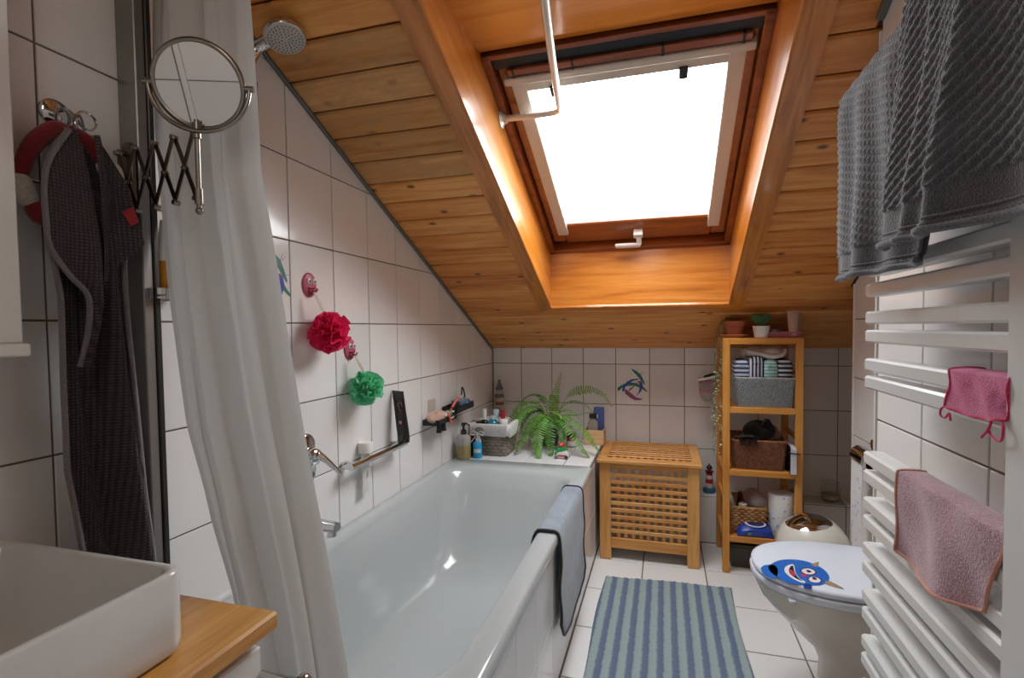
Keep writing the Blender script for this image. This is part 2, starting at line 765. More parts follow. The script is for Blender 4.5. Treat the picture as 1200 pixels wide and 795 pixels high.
M_['trim'] = wood('varnished_trim', '#8c4c12', '#c07426', '#d68e40', 1, 0.32, 1.5, coat=0.4, tip=radians(26.2))
M_['sash'] = wood('varnished_sash', '#5e2a0c', '#8a4518', '#9e5626', 0, 0.3, 0.8, coat=0.5)
M_['bamboo'] = wood('bamboo_worktop', '#b87a34', '#cf964c', '#dcab66', 1, 0.35, 1.6, coat=0.2)
M_['acacia'] = wood('oiled_hamper_wood', '#b8742f', '#d0914a', '#dfa862', 2, 0.45, 1.6)
M_['acacia_x'] = wood('oiled_hamper_wood_across', '#b8742f', '#d0914a', '#dfa862', 0, 0.45, 1.6)
M_['birch'] = wood('oiled_shelf_wood', '#b56e22', '#cc8838', '#d99a4c', 2, 0.42, 1.6)
M_['birch_x'] = wood('oiled_shelf_wood_across', '#b56e22', '#cc8838', '#d99a4c', 0, 0.42, 1.6)
M_['box_wood'] = wood('small_box_wood', '#c59a5e', '#d8b27c', '#e2c294', 0, 0.5, 2)
M_['enamel'] = plain('tub_enamel', '#b9bfc0', 0.12, noise=0.01, Coat_Weight=0.3)
M_['ceramic'] = plain('white_ceramic', '#cfcecb', 0.12, noise=0.01, Coat_Weight=0.4)
M_['bowl'] = plain('toilet_ceramic', '#c9c3b8', 0.15, noise=0.02, Coat_Weight=0.3)
M_['lid'] = plain('toilet_lid_plastic', '#d8dfea', 0.22, noise=0.01)
M_['white_lacquer'] = plain('white_lacquer', '#e2e0dc', 0.3, noise=0.01)
M_['radiator'] = plain('radiator_enamel', '#dcdedd', 0.25, noise=0.01)
M_['white_plastic'] = plain('white_plastic', '#e6e4e0', 0.35, noise=0.01)
M_['black_plastic'] = plain('black_plastic', '#17171a', 0.4, noise=0.1)
M_['chrome'] = plain('chrome', '#d4d4d4', 0.08, 1.0, noise=0.01)
M_['steel'] = plain('brushed_steel', '#9c968e', 0.28, 1.0, noise=0.05)
M_['dark_steel'] = plain('dark_nickel', '#6a625a', 0.3, 1.0, noise=0.05)
M_['alu'] = plain('anodised_aluminium', '#8d8a86', 0.35, 0.8, noise=0.03)
M_['dark_alu'] = plain('dark_profile', '#3a3835', 0.35, 0.5, noise=0.05)
M_['rail_grey'] = plain('blind_rail_grey', '#c9c6be', 0.4, noise=0.02)
M_['rod'] = plain('rod_white', '#d6d2ca', 0.3, 0.3, noise=0.02)
M_['mirror'] = plain('mirror_glass', '#e8e8e8', 0.015, 1.0, noise=0.0)
M_['glass'] = glassy('clear_glass')
M_['joint'] = plain('silicone_joint', '#8c8a84', 0.5)
M_['edge_strip'] = plain('grey_edge_strip', '#6e6c68', 0.4, 0.4)

# ================================================================== THE SETTING
R0, DZ, DX = 1.2671, 0.2525, 0.20437          # tile rows and columns of the walls
Y_END = -3.95
ROWS = [R0 + DZ * k for k in range(-6, 5)]


def roof(y):
    return C0 - SL * y


# left wall
g = G().box(-0.14, -0.004, Y_END, 0.14, -0.02, 2.75)
wl = structure('wall_left', g, M_['grout'])
cols_l = [0.0] + [-(0.3766 + DX * c) for c in range(-1, 16)]
for i in range(len(cols_l) - 1):
    ya, yb = cols_l[i + 1], cols_l[i]
    for k in range(2, len(ROWS) - 1):
        za, zb = ROWS[k], ROWS[k + 1]
        pl_ = [(ya, za), (yb, za), (yb, zb), (ya, zb)]
        pl_ = clip(pl_, lambda p: min(2.42, roof(p[0])) - 0.004 - p[1]) if zb > roof(yb) or zb > 2.42 else pl_
        if len(pl_) >= 3:
            tile(wl, 'tile', (0, 0, 0), (0, 1, 0), (0, 0, 1), pl_, M_['wall_tile'])

# back wall (knee wall under the roof)
g = G().box(-0.1, 2.42, 0.004, 0.14, -0.02, 1.14)
wb = structure('wall_back', g, M_['grout'])
cols_b = [0.0] + [0.2004 + DX * i for i in range(0, 11)] + [2.30]
for i in range(len(cols_b) - 1):
    for k in range(0, 6):
        za, zb = max(ROWS[k], 0.0), min(ROWS[k + 1], C0 + 0.022)
        if zb - za > 0.01 and not (cols_b[i + 1] < 0.75 and zb < 0.52):
            tile(wb, 'tile', (0, 0, 0), (1, 0, 0), (0, 0, 1),
                 [(cols_b[i], za), (cols_b[i + 1], za), (cols_b[i + 1], zb), (cols_b[i], zb)], M_['wall_tile'])

# low ledge along the back wall
g = G().box(1.292, 2.30, -0.139, 0.0, 0.0, 0.272)
ledge = structure('trim_1', g, M_['grout'])
lx = [1.292] + [c for c in cols_b if 1.30 < c < 2.29] + [2.30]
for a, b in zip(lx, lx[1:]):
    tile(ledge, 'tile', (0, 0, 0.277), (1, 0, 0), (0, 1, 0), [(a, -0.142), (b, -0.142), (b, -0.001), (a, -0.001)], M_['wall_tile'])
    tile(ledge, 'tile', (0, -0.142, 0), (1, 0, 0), (0, 0, 1), [(a, 0.004), (b, 0.004), (b, 0.270), (a, 0.270)], M_['wall_tile'])

# right side: niche end wall, installation wall behind the toilet, wall behind the radiator
g = G().box(2.30, 2.42, -0.70, 0.0, -0.02, 1.7)
structure('wall_niche', g, M_['plaster'])
g = G().box(1.904, 2.42, -1.72, -0.643, -0.02, 2.45)
wt = structure('wall_toilet', g, M_['grout'])
cols_t = [-0.64, -0.90, -1.104, -1.309, -1.513, -1.705]
for b, a in zip(cols_t, cols_t[1:]):
    for k in range(0, 9):
        za, zb = max(ROWS[k], 0.0), ROWS[k + 1]
        pl_ = clip([(-b, za), (-a, za), (-a, zb), (-b, zb)], lambda p: roof(-p[0]) - 0.004 - p[1])
        if zb > 0.02 and len(pl_) >= 3:
            tile(wt, 'tile', (1.90, 0, 0), (0, -1, 0), (0, 0, 1), pl_, M_['wall_tile'])
# far end of that wall
for k in range(0, 6):
    za, zb = max(ROWS[k], 0.0), min(ROWS[k + 1], 1.42)
    for a, b in ((1.90, 2.10), (2.10, 2.30)):
        if zb - za > 0.02:
            tile(wt, 'tile', (0, -0.64, 0), (-1, 0, 0), (0, 0, 1), [(-b, za), (-a, za), (-a, zb), (-b, zb)], M_['wall_tile'])
g = G().box(1.897, 1.904, -0.646, -0.637, 0.0, 1.42, 0.001)
structure('trim_2', g, M_['white_plastic'])

g = G().box(1.599, 2.42, Y_END, -1.714, -0.02, 2.75)
wr = structure('wall_right', g, M_['grout'])
cols_r = [-1.716, -1.925] + [-1.925 - 0.208 * i for i in range(1, 11)]
for b, a in zip(cols_r, cols_r[1:]):
    for k in range(0, 9):
        za, zb = max(ROWS[k], 0.0), ROWS[k + 1]
        pl_ = clip([(-b, za), (-a, za), (-a, zb), (-b, zb)], lambda p: min(2.42, roof(-p[0])) - 0.004 - p[1])
        if zb > 0.02 and len(pl_) >= 3:
            tile(wr, 'tile', (1.595, 0, 0), (0, -1, 0), (0, 0, 1), pl_, M_['wall_tile'])
g = G().box(1.591, 1.600, -1.7165, -1.708, 0.0, 1.93, 0.0015)
structure('trim_3', g, M_['white_plastic'])

# near wall behind the camera with its door, out of the frame
g = G().box(-0.1, 2.42, Y_END - 0.12, Y_END, -0.02, 2.75)
wn_ = structure('wall_near', g, M_['grout'])
for x0, x1 in ((0.0, 0.213), (0.213, 0.417), (0.440, 0.644)):
    for k in range(1, 10):
        tile(wn_, 'tile', (0, Y_END + .004, 0), (-1, 0, 0), (0, 0, 1), [(-x1, ROWS[k]), (-x0, ROWS[k]), (-x0, ROWS[k + 1]), (-x1, ROWS[k + 1])], M_['wall_tile'])
g = G().box(.417, .440, Y_END, Y_END + .012, 0, 2.42, .002)
structure('trim_9', g, M_['white_plastic'])
g = G().box(0.76, 1.50, Y_END, Y_END + 0.04, 0.0, 2.02, 0.004)
dr = structure('door_1', g, M_['white_lacquer'])
g = G()
for x0, x1, z0, z1 in ((0.68, 0.76, 0, 2.10), (1.50, 1.58, 0, 2.10), (0.76, 1.50, 2.02, 2.10)):
    g.box(x0, x1, Y_END, Y_END + 0.05, z0, z1, 0.004)
part('door_frame', g, M_['white_lacquer'], dr, 0)
g = G().tube([(0.84, Y_END + .04, 1.05), (0.84, Y_END + .09, 1.05), (0.96, Y_END + .09, 1.05)], 0.009)
part('door_handle', g, M_['steel'], dr)

# floor
g = G().box(-0.1, 2.42, Y_END, 0.14, -0.05, -0.004)
fl = structure('floor', g, M_['floor_grout'])
TF = 0.30757
fx = [0.742, 0.9957 + TF * 0, 0.9957 + TF, 0.9957 + 2 * TF, 0.9957 + 3 * TF, 2.30]
fy = [0.0] + [-0.7801 + 2 * TF - TF * j for j in range(0, 12)]
for i in range(len(fx) - 1):
    for j in range(len(fy) - 1):
        a, b = fy[j + 1], fy[j]
        if a < Y_END:
            a = Y_END
        if b - a > 0.02:
            tile(fl, 'tile', (0, 0, 0), (1, 0, 0), (0, 1, 0), [(fx[i], a), (fx[i + 1], a), (fx[i + 1], b), (fx[i], b)], M_['floor_tile'], gap=0.0065)
for j in range(8, len(fy) - 1):
    for a, b in ((0.0, 0.135), (0.135, 0.442), (0.442, 0.742)):
        y0, y1 = max(fy[j + 1], Y_END), min(fy[j], -2.46)
        if y1 - y0 > 0.02:
            tile(fl, 'tile', (0, 0, 0), (1, 0, 0), (0, 1, 0), [(a, y0), (b, y0), (b, y1), (a, y1)], M_['floor_tile'], gap=0.0065)

# ceiling: roof slope with a cut-out for the window, lined with pine boards
U_, V_ = Vector((1, 0, 0)), Vector((0, -CA, SA))
N_ = U_.cross(V_)                                 # points down into the room
O_ = Vector((0, 0, C0))
MS = Matrix((U_, V_, N_)).transposed().to_4x4()
MS.translation = O_


def slope(u, v, d=0.0):
    """point of the roof slope: u across, v up the slope, d below the boards"""
    return O_ + U_ * u + V_ * v + N_ * d


VT = 2.40                                          # upper end of the cut-out (lining meets slope)
OX0, OX1 = 0.52, 1.412
g = G()
for u0, u1, v0, v1 in ((-0.1, 2.42, -0.25, 0.560), (-0.1, OX0 - .03, 0.560, VT + .03), (OX1 + .03, 2.42, 0.560, VT + .03), (-0.1, 2.42, VT + .03, 3.05)):
    g.box(u0, u1, v0, v1, -0.36, -0.0115, 0, 0, MS)
g.box(-0.1, 2.42, Y_END, -2.66, 2.42, 2.55)
ce = structure('ceiling', g, M_['pine_dark'])
pj = [0.003] + [0.115 + 0.1108 * k for k in range(0, 27)]
for k in range(len(pj) - 1):
    v0, v1 = pj[k], pj[k + 1]
    vm = (v0 + v1) / 2
    xr = 2.29 if vm < 0.72 else (1.90 if vm < 1.90 else 1.594)
    worn = 1.55 < vm < 2.12
    if 0.558 < vm < VT:
        tile(ce, 'plank', O_, U_, V_, [(0.003, v0), (0.50, v0), (0.50, v1), (0.003, v1)], M_['pine_worn'] if worn else M_['pine'], 0.011, 0.006, 0.005)
        if vm < VT - 0.02:
            tile(ce, 'plank', O_, U_, V_, [(1.43, v0), (xr, v0), (xr, v1), (1.43, v1)], M_['pine'], 0.011, 0.006, 0.005)
    else:
        tile(ce, 'plank', O_, U_, V_, [(0.003, v0), (xr, v0), (xr, v1), (0.003, v1)], M_['pine'], 0.011, 0.006, 0.005)
# grey strips in the joint of ceiling and walls
g = G().box(0.0, 0.013, 0.02, 2.75, 0.0, 0.012, 0.002, 0, MS)
structure('trim_4', g, M_['edge_strip'])
g = G().box(1.578, 1.594, 1.92, 2.9, 0.0, 0.014, 0.002, 0, MS)
structure('trim_5', g, M_['edge_strip'])
g = G().box(0.0, 0.008, -0.008, 0.0, 0.56, 1.11)
structure('trim_6', g, M_['joint'])

# ------------------------------------------------------------------ roof window in its lined reveal
wi = bpy.data.objects.new('window_1', None)
COL.objects.link(wi)
wi['kind'] = 'structure'
wi.location = (0.965, -1.2, 1.9)
WINV = Matrix.Translation(-wi.location)


def wpart(name, g, mat, smooth=40, parent=None, label=None):
    g.v = [tuple(WINV @ Vector(p)) for p in g.v]
    return part(name, g, mat, parent or wi, smooth, label)


ZT = 2.150                                         # height of the level upper lining
YT = -(ZT - C0) / SL                               # where it meets the slope
WB, WT = 0.690, 1.817                              # frame ends along the slope


def win(u, v, d=0.25):
    return slope(u, v, -d)


pB, pT = win(0, WB), win(0, WT)
yb_ = -0.517
for nm, xx, sgn in (('lining_board', OX0, -1), ('lining_board', OX1, 1)):
    g = G()
    pts = [(xx, yb_, roof(yb_) - 0.004), (xx, pB.y, pB.z - .004), (xx, pB.y - .03, pB.z + .08), (xx, pT.y, pT.z + .06), (xx, pT.y - .02, ZT), (xx, YT, ZT)]
    g.poly(pts, 0.018, (sgn, 0, 0))
    wpart(nm, g, M_['reveal_v'], 0)
g = G().poly([(OX0, yb_, roof(yb_) - .004), (OX1, yb_, roof(yb_) - .004), (OX1, pB.y, pB.z), (OX0, pB.y, pB.z)], 0.018, (0, 1, 0))
wpart('lining_board', g, M_['reveal_x'], 0)
g = G().box(OX0, OX1, YT - 0.03, pT.y - 0.005, ZT, ZT + 0.018)
wpart('lining_board', g, M_['reveal_x'], 0)
# flat trim boards on the slope around the opening
TB = 0.518
for a, b in ((0.452, 0.522), (1.410, 1.482)):
    if a < 1:
        pl_ = [(a, TB), (b, TB + .057), (b, VT - .02), (a, VT - .02)]
    else:
        pl_ = [(a, TB + .057), (b, TB), (b, VT - .02), (a, VT - .02)]
    g = G().poly([slope(u, v, 0.0) for u, v in pl_], 0.016, N_)
    wpart('trim_board', g, M_['trim'], 0)
g = G().poly([slope(u, v, 0.0) for u, v in ((0.452, TB), (1.482, TB), (1.410, TB + .057), (0.522, TB + .057))], 0.016, N_)
wpart('trim_board', g, M_['reveal_x'], 0)
# bead along the inner edge of the trim
g = G()
g.tube([slope(0.5235, TB + .06, .016), slope(0.5235, VT - .03, .016)], 0.004, 6)
g.tube([slope(1.4085, TB + .06, .016), slope(1.4085, VT - .03, .016)], 0.004, 6)
g.tube([slope(0.522, TB + .0585, .016), slope(1.411, TB + .0585, .016)], 0.004, 6)
wpart('edge_bead', g, M_['reveal_v'])


def wbox(g, u0, u1, v0, v1, d0, d1, b=0.002):
    """box in window space, d = height above the frame's room-side face"""
    M = MS.copy()
    return g.box(u0, u1, v0, v1, -0.25 - d1, -0.25 - d0, b, 0, M)


# flashing around the frame, closing the roof build-up
g = G()
wbox(g, OX0 - .04, OX0 - .0005, 0.55, VT + .03, -0.005, 0.10, 0)
wbox(g, OX1 + .0005, OX1 + .04, 0.55, VT + .03, -0.005, 0.10, 0)
wbox(g, OX0 - .04, OX1 + .04, 0.50, WB - .0005, 0.02, 0.10, 0)
wbox(g, OX0 - .04, OX1 + .04, WT + .0005, VT + .03, 0.045, 0.10, 0)
wpart('flashing', g, M_['dark_alu'], 0)
# outer frame
fr = G()
wbox(fr, OX0, OX0 + .028, WB, WT, -0.004, 0.09)
wbox(fr, OX1 - .028, OX1, WB, WT, -0.004, 0.09)
wbox(fr, OX0, OX1, WB, WB + .030, -0.004, 0.05)
wbox(fr, OX0, OX1, WT - .016, WT, -0.004, 0.09)
wpart('window_frame', fr, M_['sash'], 0)
g = G()
wbox(g, OX0 + .01, OX1 - .01, WB + .01, WB + .12, 0.048, 0.085, 0)
wbox(g, OX0 + .015, OX0 + .05, WB, WT, 0.075, 0.10)
wbox(g, OX1 - .05, OX1 - .015, WB, WT, 0.075, 0.10)
wbox(g, OX0 + .026, OX1 - .026, WT - .06, WT - .012, 0.075, 0.09)
wpart('frame_gap', g, M_['black_plastic'], 0)
# sash, set a little back in the frame
sh = bpy.data.objects.new('sash', None)
COL.objects.link(sh)
sh.parent = wi


def spart(name, g, mat, smooth=0, label=None):
    return wpart(name, g, mat, smooth, sh, label)


for nm, u0, u1, v0, v1 in (('stile', .550, .615, WB + .058, WT - .03), ('stile', 1.318, 1.384, WB + .058, WT - .03), ('rail', .615, 1.318, WB + .046, .885), ('rail', .615, 1.318, 1.715, WT - .03)):
    spart(nm, wbox(G(), u0, u1, v0, v1, 0.03, 0.085, 0.006), M_['sash'])
spart('pane', wbox(G(), .605, 1.33, WB + .18, 1.73, 0.070, 0.076, 0), M_['glass'])
# grey blind guides and cassette
for u0, u1 in ((.588, .640), (1.299, 1.351)):
    spart('blind_guide', wbox(G(), u0, u1, WB + .135, 1.715, 0.012, 0.032, 0.003), M_['rail_grey'])
g = G()
wbox(g, .572, 1.374, 1.700, 1.726, -0.006, 0.03, 0.004)
spart('blind_cassette', g, M_['rail_grey'])
g = G()
wbox(g, .600, 1.338, 1.655, 1.702, 0.014, 0.045, 0.004)
spart('blind_cassette', g, M_['rail_grey'])
for u in (0.735, 1.165):
    spart('latch', wbox(G(), u - .014, u + .014, 1.628, 1.668, 0.002, 0.03, 0.003), M_['dark_alu'])
# ventilation flap at the top with its divisions, dark slot above
spart('ventilation_flap', wbox(G(), .592, 1.36, 1.733, 1.757, -0.002, 0.03, 0.003), M_['sash'])
g = G()
for u in (.612, .815, 1.10, 1.335):
    wbox(g, u - .004, u + .004, 1.726, 1.760, -0.004, 0.02, 0.001)
spart('clip', g, M_['dark_alu'])
g = G()
wbox(g, .550, 1.384, 1.757, 1.801, 0.012, 0.029, 0)  # solid black bar, paints the shade of the gap
spart('slot_shade', g, M_['black_plastic'])
# handle on the bottom rail
g = G()
wbox(g, .960, 1.004, WB + .100, WB + .130, -0.006, 0.032, 0.003)
M4 = MS
g.bar(win(.985, WB + .105, .248), win(.985, WB + .068, .232), .024, .016, N_, .003)
g.bar(win(.992, WB + .066, .230), win(.868, WB + .066, .230), .028, .016, N_, .005)
hd = spart('window_handle', g, M_['white_lacquer'])

# ------------------------------------------------------------------ low wall with the tiled deck and tub front
g = G().box(0.0, 0.736, -0.66, 0.0, 0.0, 0.543)
dk = structure('wall_deck', g, M_['grout'])
g = G().box(0.708, 0.736, -2.352, -0.66, 0.0, 0.50)
dp = structure('wall_tub', g, M_['grout'])
dcx = [0.0, 0.2004, 0.4048, 0.6091, 0.742]
dcy = [-0.655, -0.43, -0.18, -0.002]
for i in range(4):
    for j in range(3):
        tile(dk, 'tile', (0, 0, 0.549), (1, 0, 0), (0, 1, 0), [(dcx[i], dcy[j]), (dcx[i + 1], dcy[j]), (dcx[i + 1], dcy[j + 1]), (dcx[i], dcy[j + 1])], M_['deck_tile'])
# front of the tub, tile columns
pcy = [-0.002] + [-(0.0735 + DX * k) for k in range(0, 12)]
prz = [0.002, 0.0975 + 0.166 - 0.2525 + .0, 0.2635, 0.516]
for b, a in zip(pcy, pcy[1:]):
    a = max(a, -2.352)
    for z0, z1 in zip(prz, prz[1:]):
        if z1 - z0 > 0.012 and b - a > .02:
            tile(dk if b > -.6 else dp, 'tile', (0.742, 0, 0), (0, 1, 0), (0, 0, 1), [(a, z0), (b, z0), (b, z1), (a, z1)], M_['wall_tile'])
tile(dk, 'tile', (0.742, 0, 0), (0, 1, 0), (0, 0, 1), [(-0.655, .519), (-0.33, .519), (-0.33, .547), (-0.655, .547)], M_['wall_tile'])
tile(dk, 'tile', (0.742, 0, 0), (0, 1, 0), (0, 0, 1), [(-0.33, .519), (-0.002, .519), (-0.002, .547), (-0.33, .547)], M_['wall_tile'])

# added fill lamp built as a ceiling fixture (out of the frame)
lt = thing('fill_lamp', 'added round white fill lamp over the rear half of the room', 'lamp', FILL_POS)
part('fill_lamp_base', G().lathe([(0.0, .12), (.17, .12), (.17, .085), (0.0, .085)], 32), M_['white_lacquer'], lt)
lsh = NT('fill_lamp_shade')
lsh.set(Emission_Color=(1, .87, .72, 1), Emission_Strength=2.0)
lsh.b.inputs['Base Color'].default_value = (.9, .9, .88, 1)
part('fill_lamp_shade', G().lathe([(.165, .083), (.172, .05), (.16, .02), (.12, .0), (0.0, -.008)], 32), lsh.m, lt)
la = bpy.data.lights.new('fill_light', 'POINT')
la.energy = FILL_POWER
la.color = (1.0, 0.93, 0.85)
la.shadow_soft_size = 0.15
lao = bpy.data.objects.new('fill_light', la)
COL.objects.link(lao)
lao.location = (FILL_POS[0], FILL_POS[1], FILL_POS[2] - 0.18)

# ================================================================== BATHTUB
def rr(x0, x1, y0, y1, r, z, n=6):
    """rounded rectangle ring, counter-clockwise"""
    r = min(r, (x1 - x0) / 2 - 1e-4, (y1 - y0) / 2 - 1e-4)
    out = []
    for cx, cy, a0 in ((x1 - r, y0 + r, -90), (x1 - r, y1 - r, 0), (x0 + r, y1 - r, 90), (x0 + r, y0 + r, 180)):
        for k in range(n + 1):
            a = radians(a0 + 90 * k / n)
            out.append((cx + r * cos(a), cy + r * sin(a), z))
    return out


TX0, TX1, TY0, TY1 = 0.002, 0.756, -2.345, -0.657
tub = thing('bathtub', 'white enamel bathtub built in along the left tiled wall', 'bathtub', (0.37, -1.5, 0))
Mt = Matrix.Translation((-0.37, 1.5, 0))
g = G()
rings = [rr(TX0, TX1 - .010, TY0, TY1, .012, .512, 8), rr(TX0, TX1, TY0, TY1, .012, .516, 8), rr(TX0, TX1, TY0, TY1, .014, .538, 8),
         rr(TX0, TX1 - .004, TY0, TY1, .016, .547, 8), rr(TX0 + .004, TX1 - .012, TY0 + .004, TY1 - .004, .018, .550, 8),
         rr(TX0 + .045, TX1 - .060, TY0 + .10, TY1 - .120, .13, .550, 8), rr(TX0 + .053, TX1 - .069, TY0 + .11, TY1 - .131, .13, .546, 8),
         rr(TX0 + .062, TX1 - .078, TY0 + .125, TY1 - .150, .13, .530, 8), rr(TX0 + .080, TX1 - .098, TY0 + .15, TY1 - .20, .13, .42, 8),
         rr(TX0 + .100, TX1 - .118, TY0 + .175, TY1 - .29, .13, .27, 8), rr(TX0 + .118, TX1 - .135, TY0 + .20, TY1 - .36, .13, .185, 8),
         rr(TX0 + .150, TX1 - .165, TY0 + .24, TY1 - .42, .12, .150, 8), rr(TX0 + .21, TX1 - .23, TY0 + .32, TY1 - .50, .10, .138, 8)]
g.loft(rings, False, True)
g.v = [tuple(Mt @ Vector(p)) for p in g.v]
part('tub_shell', g, M_['enamel'], tub, 60)
g = G().lathe([(0, .004), (.03, .004), (.034, 0), (.034, -.004)], 24, (0.36 - .37, -1.95 + 1.5, .139))
part('drain_cover', g, M_['chrome'], tub)

# bath mat over the tub edge
mat_t = thing('bath_mat', 'grey microfibre bath mat with black edging draped over the tub edge', 'bath mat', (0.74, -1.23, 0.3))
MM = Matrix.Translation((-0.74, 1.23, -0.3))
nu, nv = 26, 30
grid = []
edge_near, edge_far, edge_bot = [], [], []
for j in range(nv + 1):
    t = j / nv                                  # 0 near .. 1 far
    row = []
    zb = interp([(0, .235), (.08, .175), (.3, .150), (.75, .150), (.93, .172), (1, .21)], t)[0]
    yN = lerp(-1.475, -1.0, t)
    prof = [(.664, .495), (.672, .53), (.684, .553), (.70, .5575), (.735, .5575), (.750, .5555), (.760, .545), (.7645, .52)]
    xo = .7645 + .004 * sin(6 * t) + .006 * t
    for k in range(1, 9):
        f = k / 8
        prof.append((lerp(.765, xo, f) + .003 * sin(9 * f + 5 * t), lerp(.50, zb, f)))
    pts = bez([(x, yN + .01 * sin(z * 9) * (1 - 2 * abs(t - .5)) * .5, z) for x, z in prof], nu)
    if j == 0:
        edge_near = pts
    if j == nv:
        edge_far = pts
    edge_bot.append(pts[-1])
    grid.append(pts)
M_['mat_grey'] = fabric('mat_grey_microfibre', '#7a8490', '#9aa3ae', 350, strength=0.7)
M_['piping'] = fabric('black_piping', '#141418', '#222228', 500)
g = G().sheet(grid, -0.006, 0, MM)
part('cloth', g, M_['mat_grey'], mat_t, 60)
path = list(edge_near) + edge_bot[1:] + list(edge_far)[::-1][1:]
g = G().tube(path, .0055, 6, mi=0, M=MM)
part('edging', g, M_['piping'], mat_t, 60, label='black edging of the grey mat')

# ================================================================== RUG
rug = thing('bath_rug', 'blue and grey-green striped cotton rug lying on the white floor tiles', 'rug', (1.11, -1.08, 0.001))
M_['rug'] = stripes('rug_stripes', [(0.0, '#95a5a6'), (0.40, '#9babab'), (0.54, '#69788f'), (0.88, '#61708b'), (1.0, '#95a5a6')], 0, 0.0545, noise=0.012, offset=.02, bumpy=0.9, dscale=260)
rx0, rx1, ry0, ry1 = -0.292, 0.296, -0.50, 0.452
gr = []
for i in range(95):
    u = i / 94
    row = []
    for j in range(120):
        v = j / 119
        x = lerp(rx0, rx1, u) + .006 * sin(v * 7)
        y = lerp(ry0, ry1, v) + (.012 * (u - .5) - .004 * sin(u * 9)) - 0.022 * (1 - u) * v
        e = min(u, 1 - u, v, 1 - v)
        z = .009 + .0022 * sin(j * 1.9 + .8 * sin(i * .7)) + .0015 * sin(i * 1.33) + random.uniform(-.0012, .0012)
        z *= smoothstep(0, .012, e) if e < .012 else 1
        row.append((x, y, max(.001, z)))
    gr.append(row)
part('woven_cloth', G().sheet(gr, 0), M_['rug'], rug, 180)

# ================================================================== LAUNDRY HAMPER
hp = thing('laundry_hamper', 'wooden lattice laundry hamper with a slatted lid beside the tub', 'hamper', (1.023, -0.262, 0))
hx, hy, hz = 0.2545, 0.208, 0.522


def hbox(name, x0, x1, y0, y1, z0, z1, m='acacia', b=.002):
    return part(name, G().box(x0, x1, y0, y1, z0, z1, b), M_[m], hp, 0)


for sx in (-1, 1):
    for sy in (-1, 1):
        x0, x1 = sorted((sx * hx, sx * (hx - .060)))
        y0, y1 = sorted((sy * hy, sy * (hy - .022)))
        hbox('leg', x0, x1, y0, y1, 0.0, hz)
        y0, y1 = sorted((sy * (hy - .022), sy * (hy - .058)))
        x0, x1 = sorted((sx * hx, sx * (hx - .022)))
        hbox('leg', x0, x1, y0, y1, 0.0, hz)
wi_ = hx - .060
for sy in (-1, 1):
    y0, y1 = sorted((sy * (hy - .003), sy * (hy - .019)))
    hbox('rail', -wi_, wi_, y0, y1, .495, hz, 'acacia_x')
    hbox('rail', -wi_, wi_, y0, y1, .062, .118, 'acacia_x')
for sx in (-1, 1):
    x0, x1 = sorted((sx * (hx - .003), sx * (hx - .019)))
    hbox('rail', x0, x1, -hy + .058, hy - .058, .495, hz, 'acacia')
    hbox('rail', x0, x1, -hy + .058, hy - .058, .062, .118, 'acacia')
# lattice: ten rows by ten columns of square holes
yf = -hy + .004
nh = 10
pz = (.495 - .118) / nh
px_ = 2 * wi_ / nh
for k in range(1, nh):
    zc = .118 + pz * k - .001
    hbox('slat', -wi_, wi_, yf, yf + .008, zc - .0095, zc + .0095, 'acacia_x', .0015)
    xc = -wi_ + px_ * k
    hbox('slat', xc - .0095, xc + .0095, yf + .008, yf + .015, .118, .495, 'acacia', .0015)
for sx in (-1, 1):
    for k in range(1, nh):
        zc = .118 + pz * k
        x0, x1 = sorted((sx * (hx - .004), sx * (hx - .012)))
        hbox('slat', x0, x1, -hy + .058, hy - .058, zc - .0095, zc + .0095, 'acacia', .0015)
    for k in range(1, 8):
        yc = -hy + .058 + (2 * hy - .116) * k / 8
        x0, x1 = sorted((sx * (hx - .012), sx * (hx - .019)))
        hbox('slat', x0, x1, yc - .0095, yc + .0095, .118, .495, 'acacia', .0015)
# lid
ld_ = bpy.data.objects.new('lid', None)
COL.objects.link(ld_)
ld_.parent = hp
lx_, ly0, ly1 = hx + .012, -hy - .020, hy + .018


def lbox(name, x0, x1, y0, y1, z0, z1, m):
    return part(name, G().box(x0, x1, y0, y1, z0, z1, .0025), M_[m], ld_, 0)


lbox('frame_board', -lx_, lx_, ly0, ly0 + .066, hz + .002, hz + .020, 'acacia_x')
lbox('frame_board', -lx_, lx_, ly1 - .035, ly1, hz + .002, hz + .020, 'acacia_x')
lbox('frame_board', -lx_, -lx_ + .048, ly0 + .066, ly1 - .035, hz + .002, hz + .020, 'acacia')
lbox('frame_board', lx_ - .048, lx_, ly0 + .066, ly1 - .035, hz + .002, hz + .020, 'acacia')
la0, la1 = ly0 + .066, ly1 - .035
for k in range(1, 8):
    yc = lerp(la0, la1, k / 8)
    lbox('slat', -lx_ + .048, lx_ - .048, yc - .0085, yc + .0085, hz + .0135, hz + .0195, 'acacia_x')
for k in range(1, 12):
    xc = lerp(-lx_ + .048, lx_ - .048, k / 12)
    lbox('slat', xc - .010, xc + .010, la0, la1, hz + .002, hz + .0135, 'acacia')
M_['liner'] = fabric('laundry_liner', '#b9b2a8', '#cfc9c0', 200)
g = G()
gr = []
for i in range(9):
    z = lerp(.07, .40, i / 8)
    gr.append([(x + .006 * sin(i + k), y + .006 * cos(2 * k + i), z) for k, (x, y, _) in enumerate(rr(-.225, .225, -.175, .175, .05, z, 3))])
g.loft(gr, True, True)
part('laundry_bag', g, M_['liner'], hp, 60)

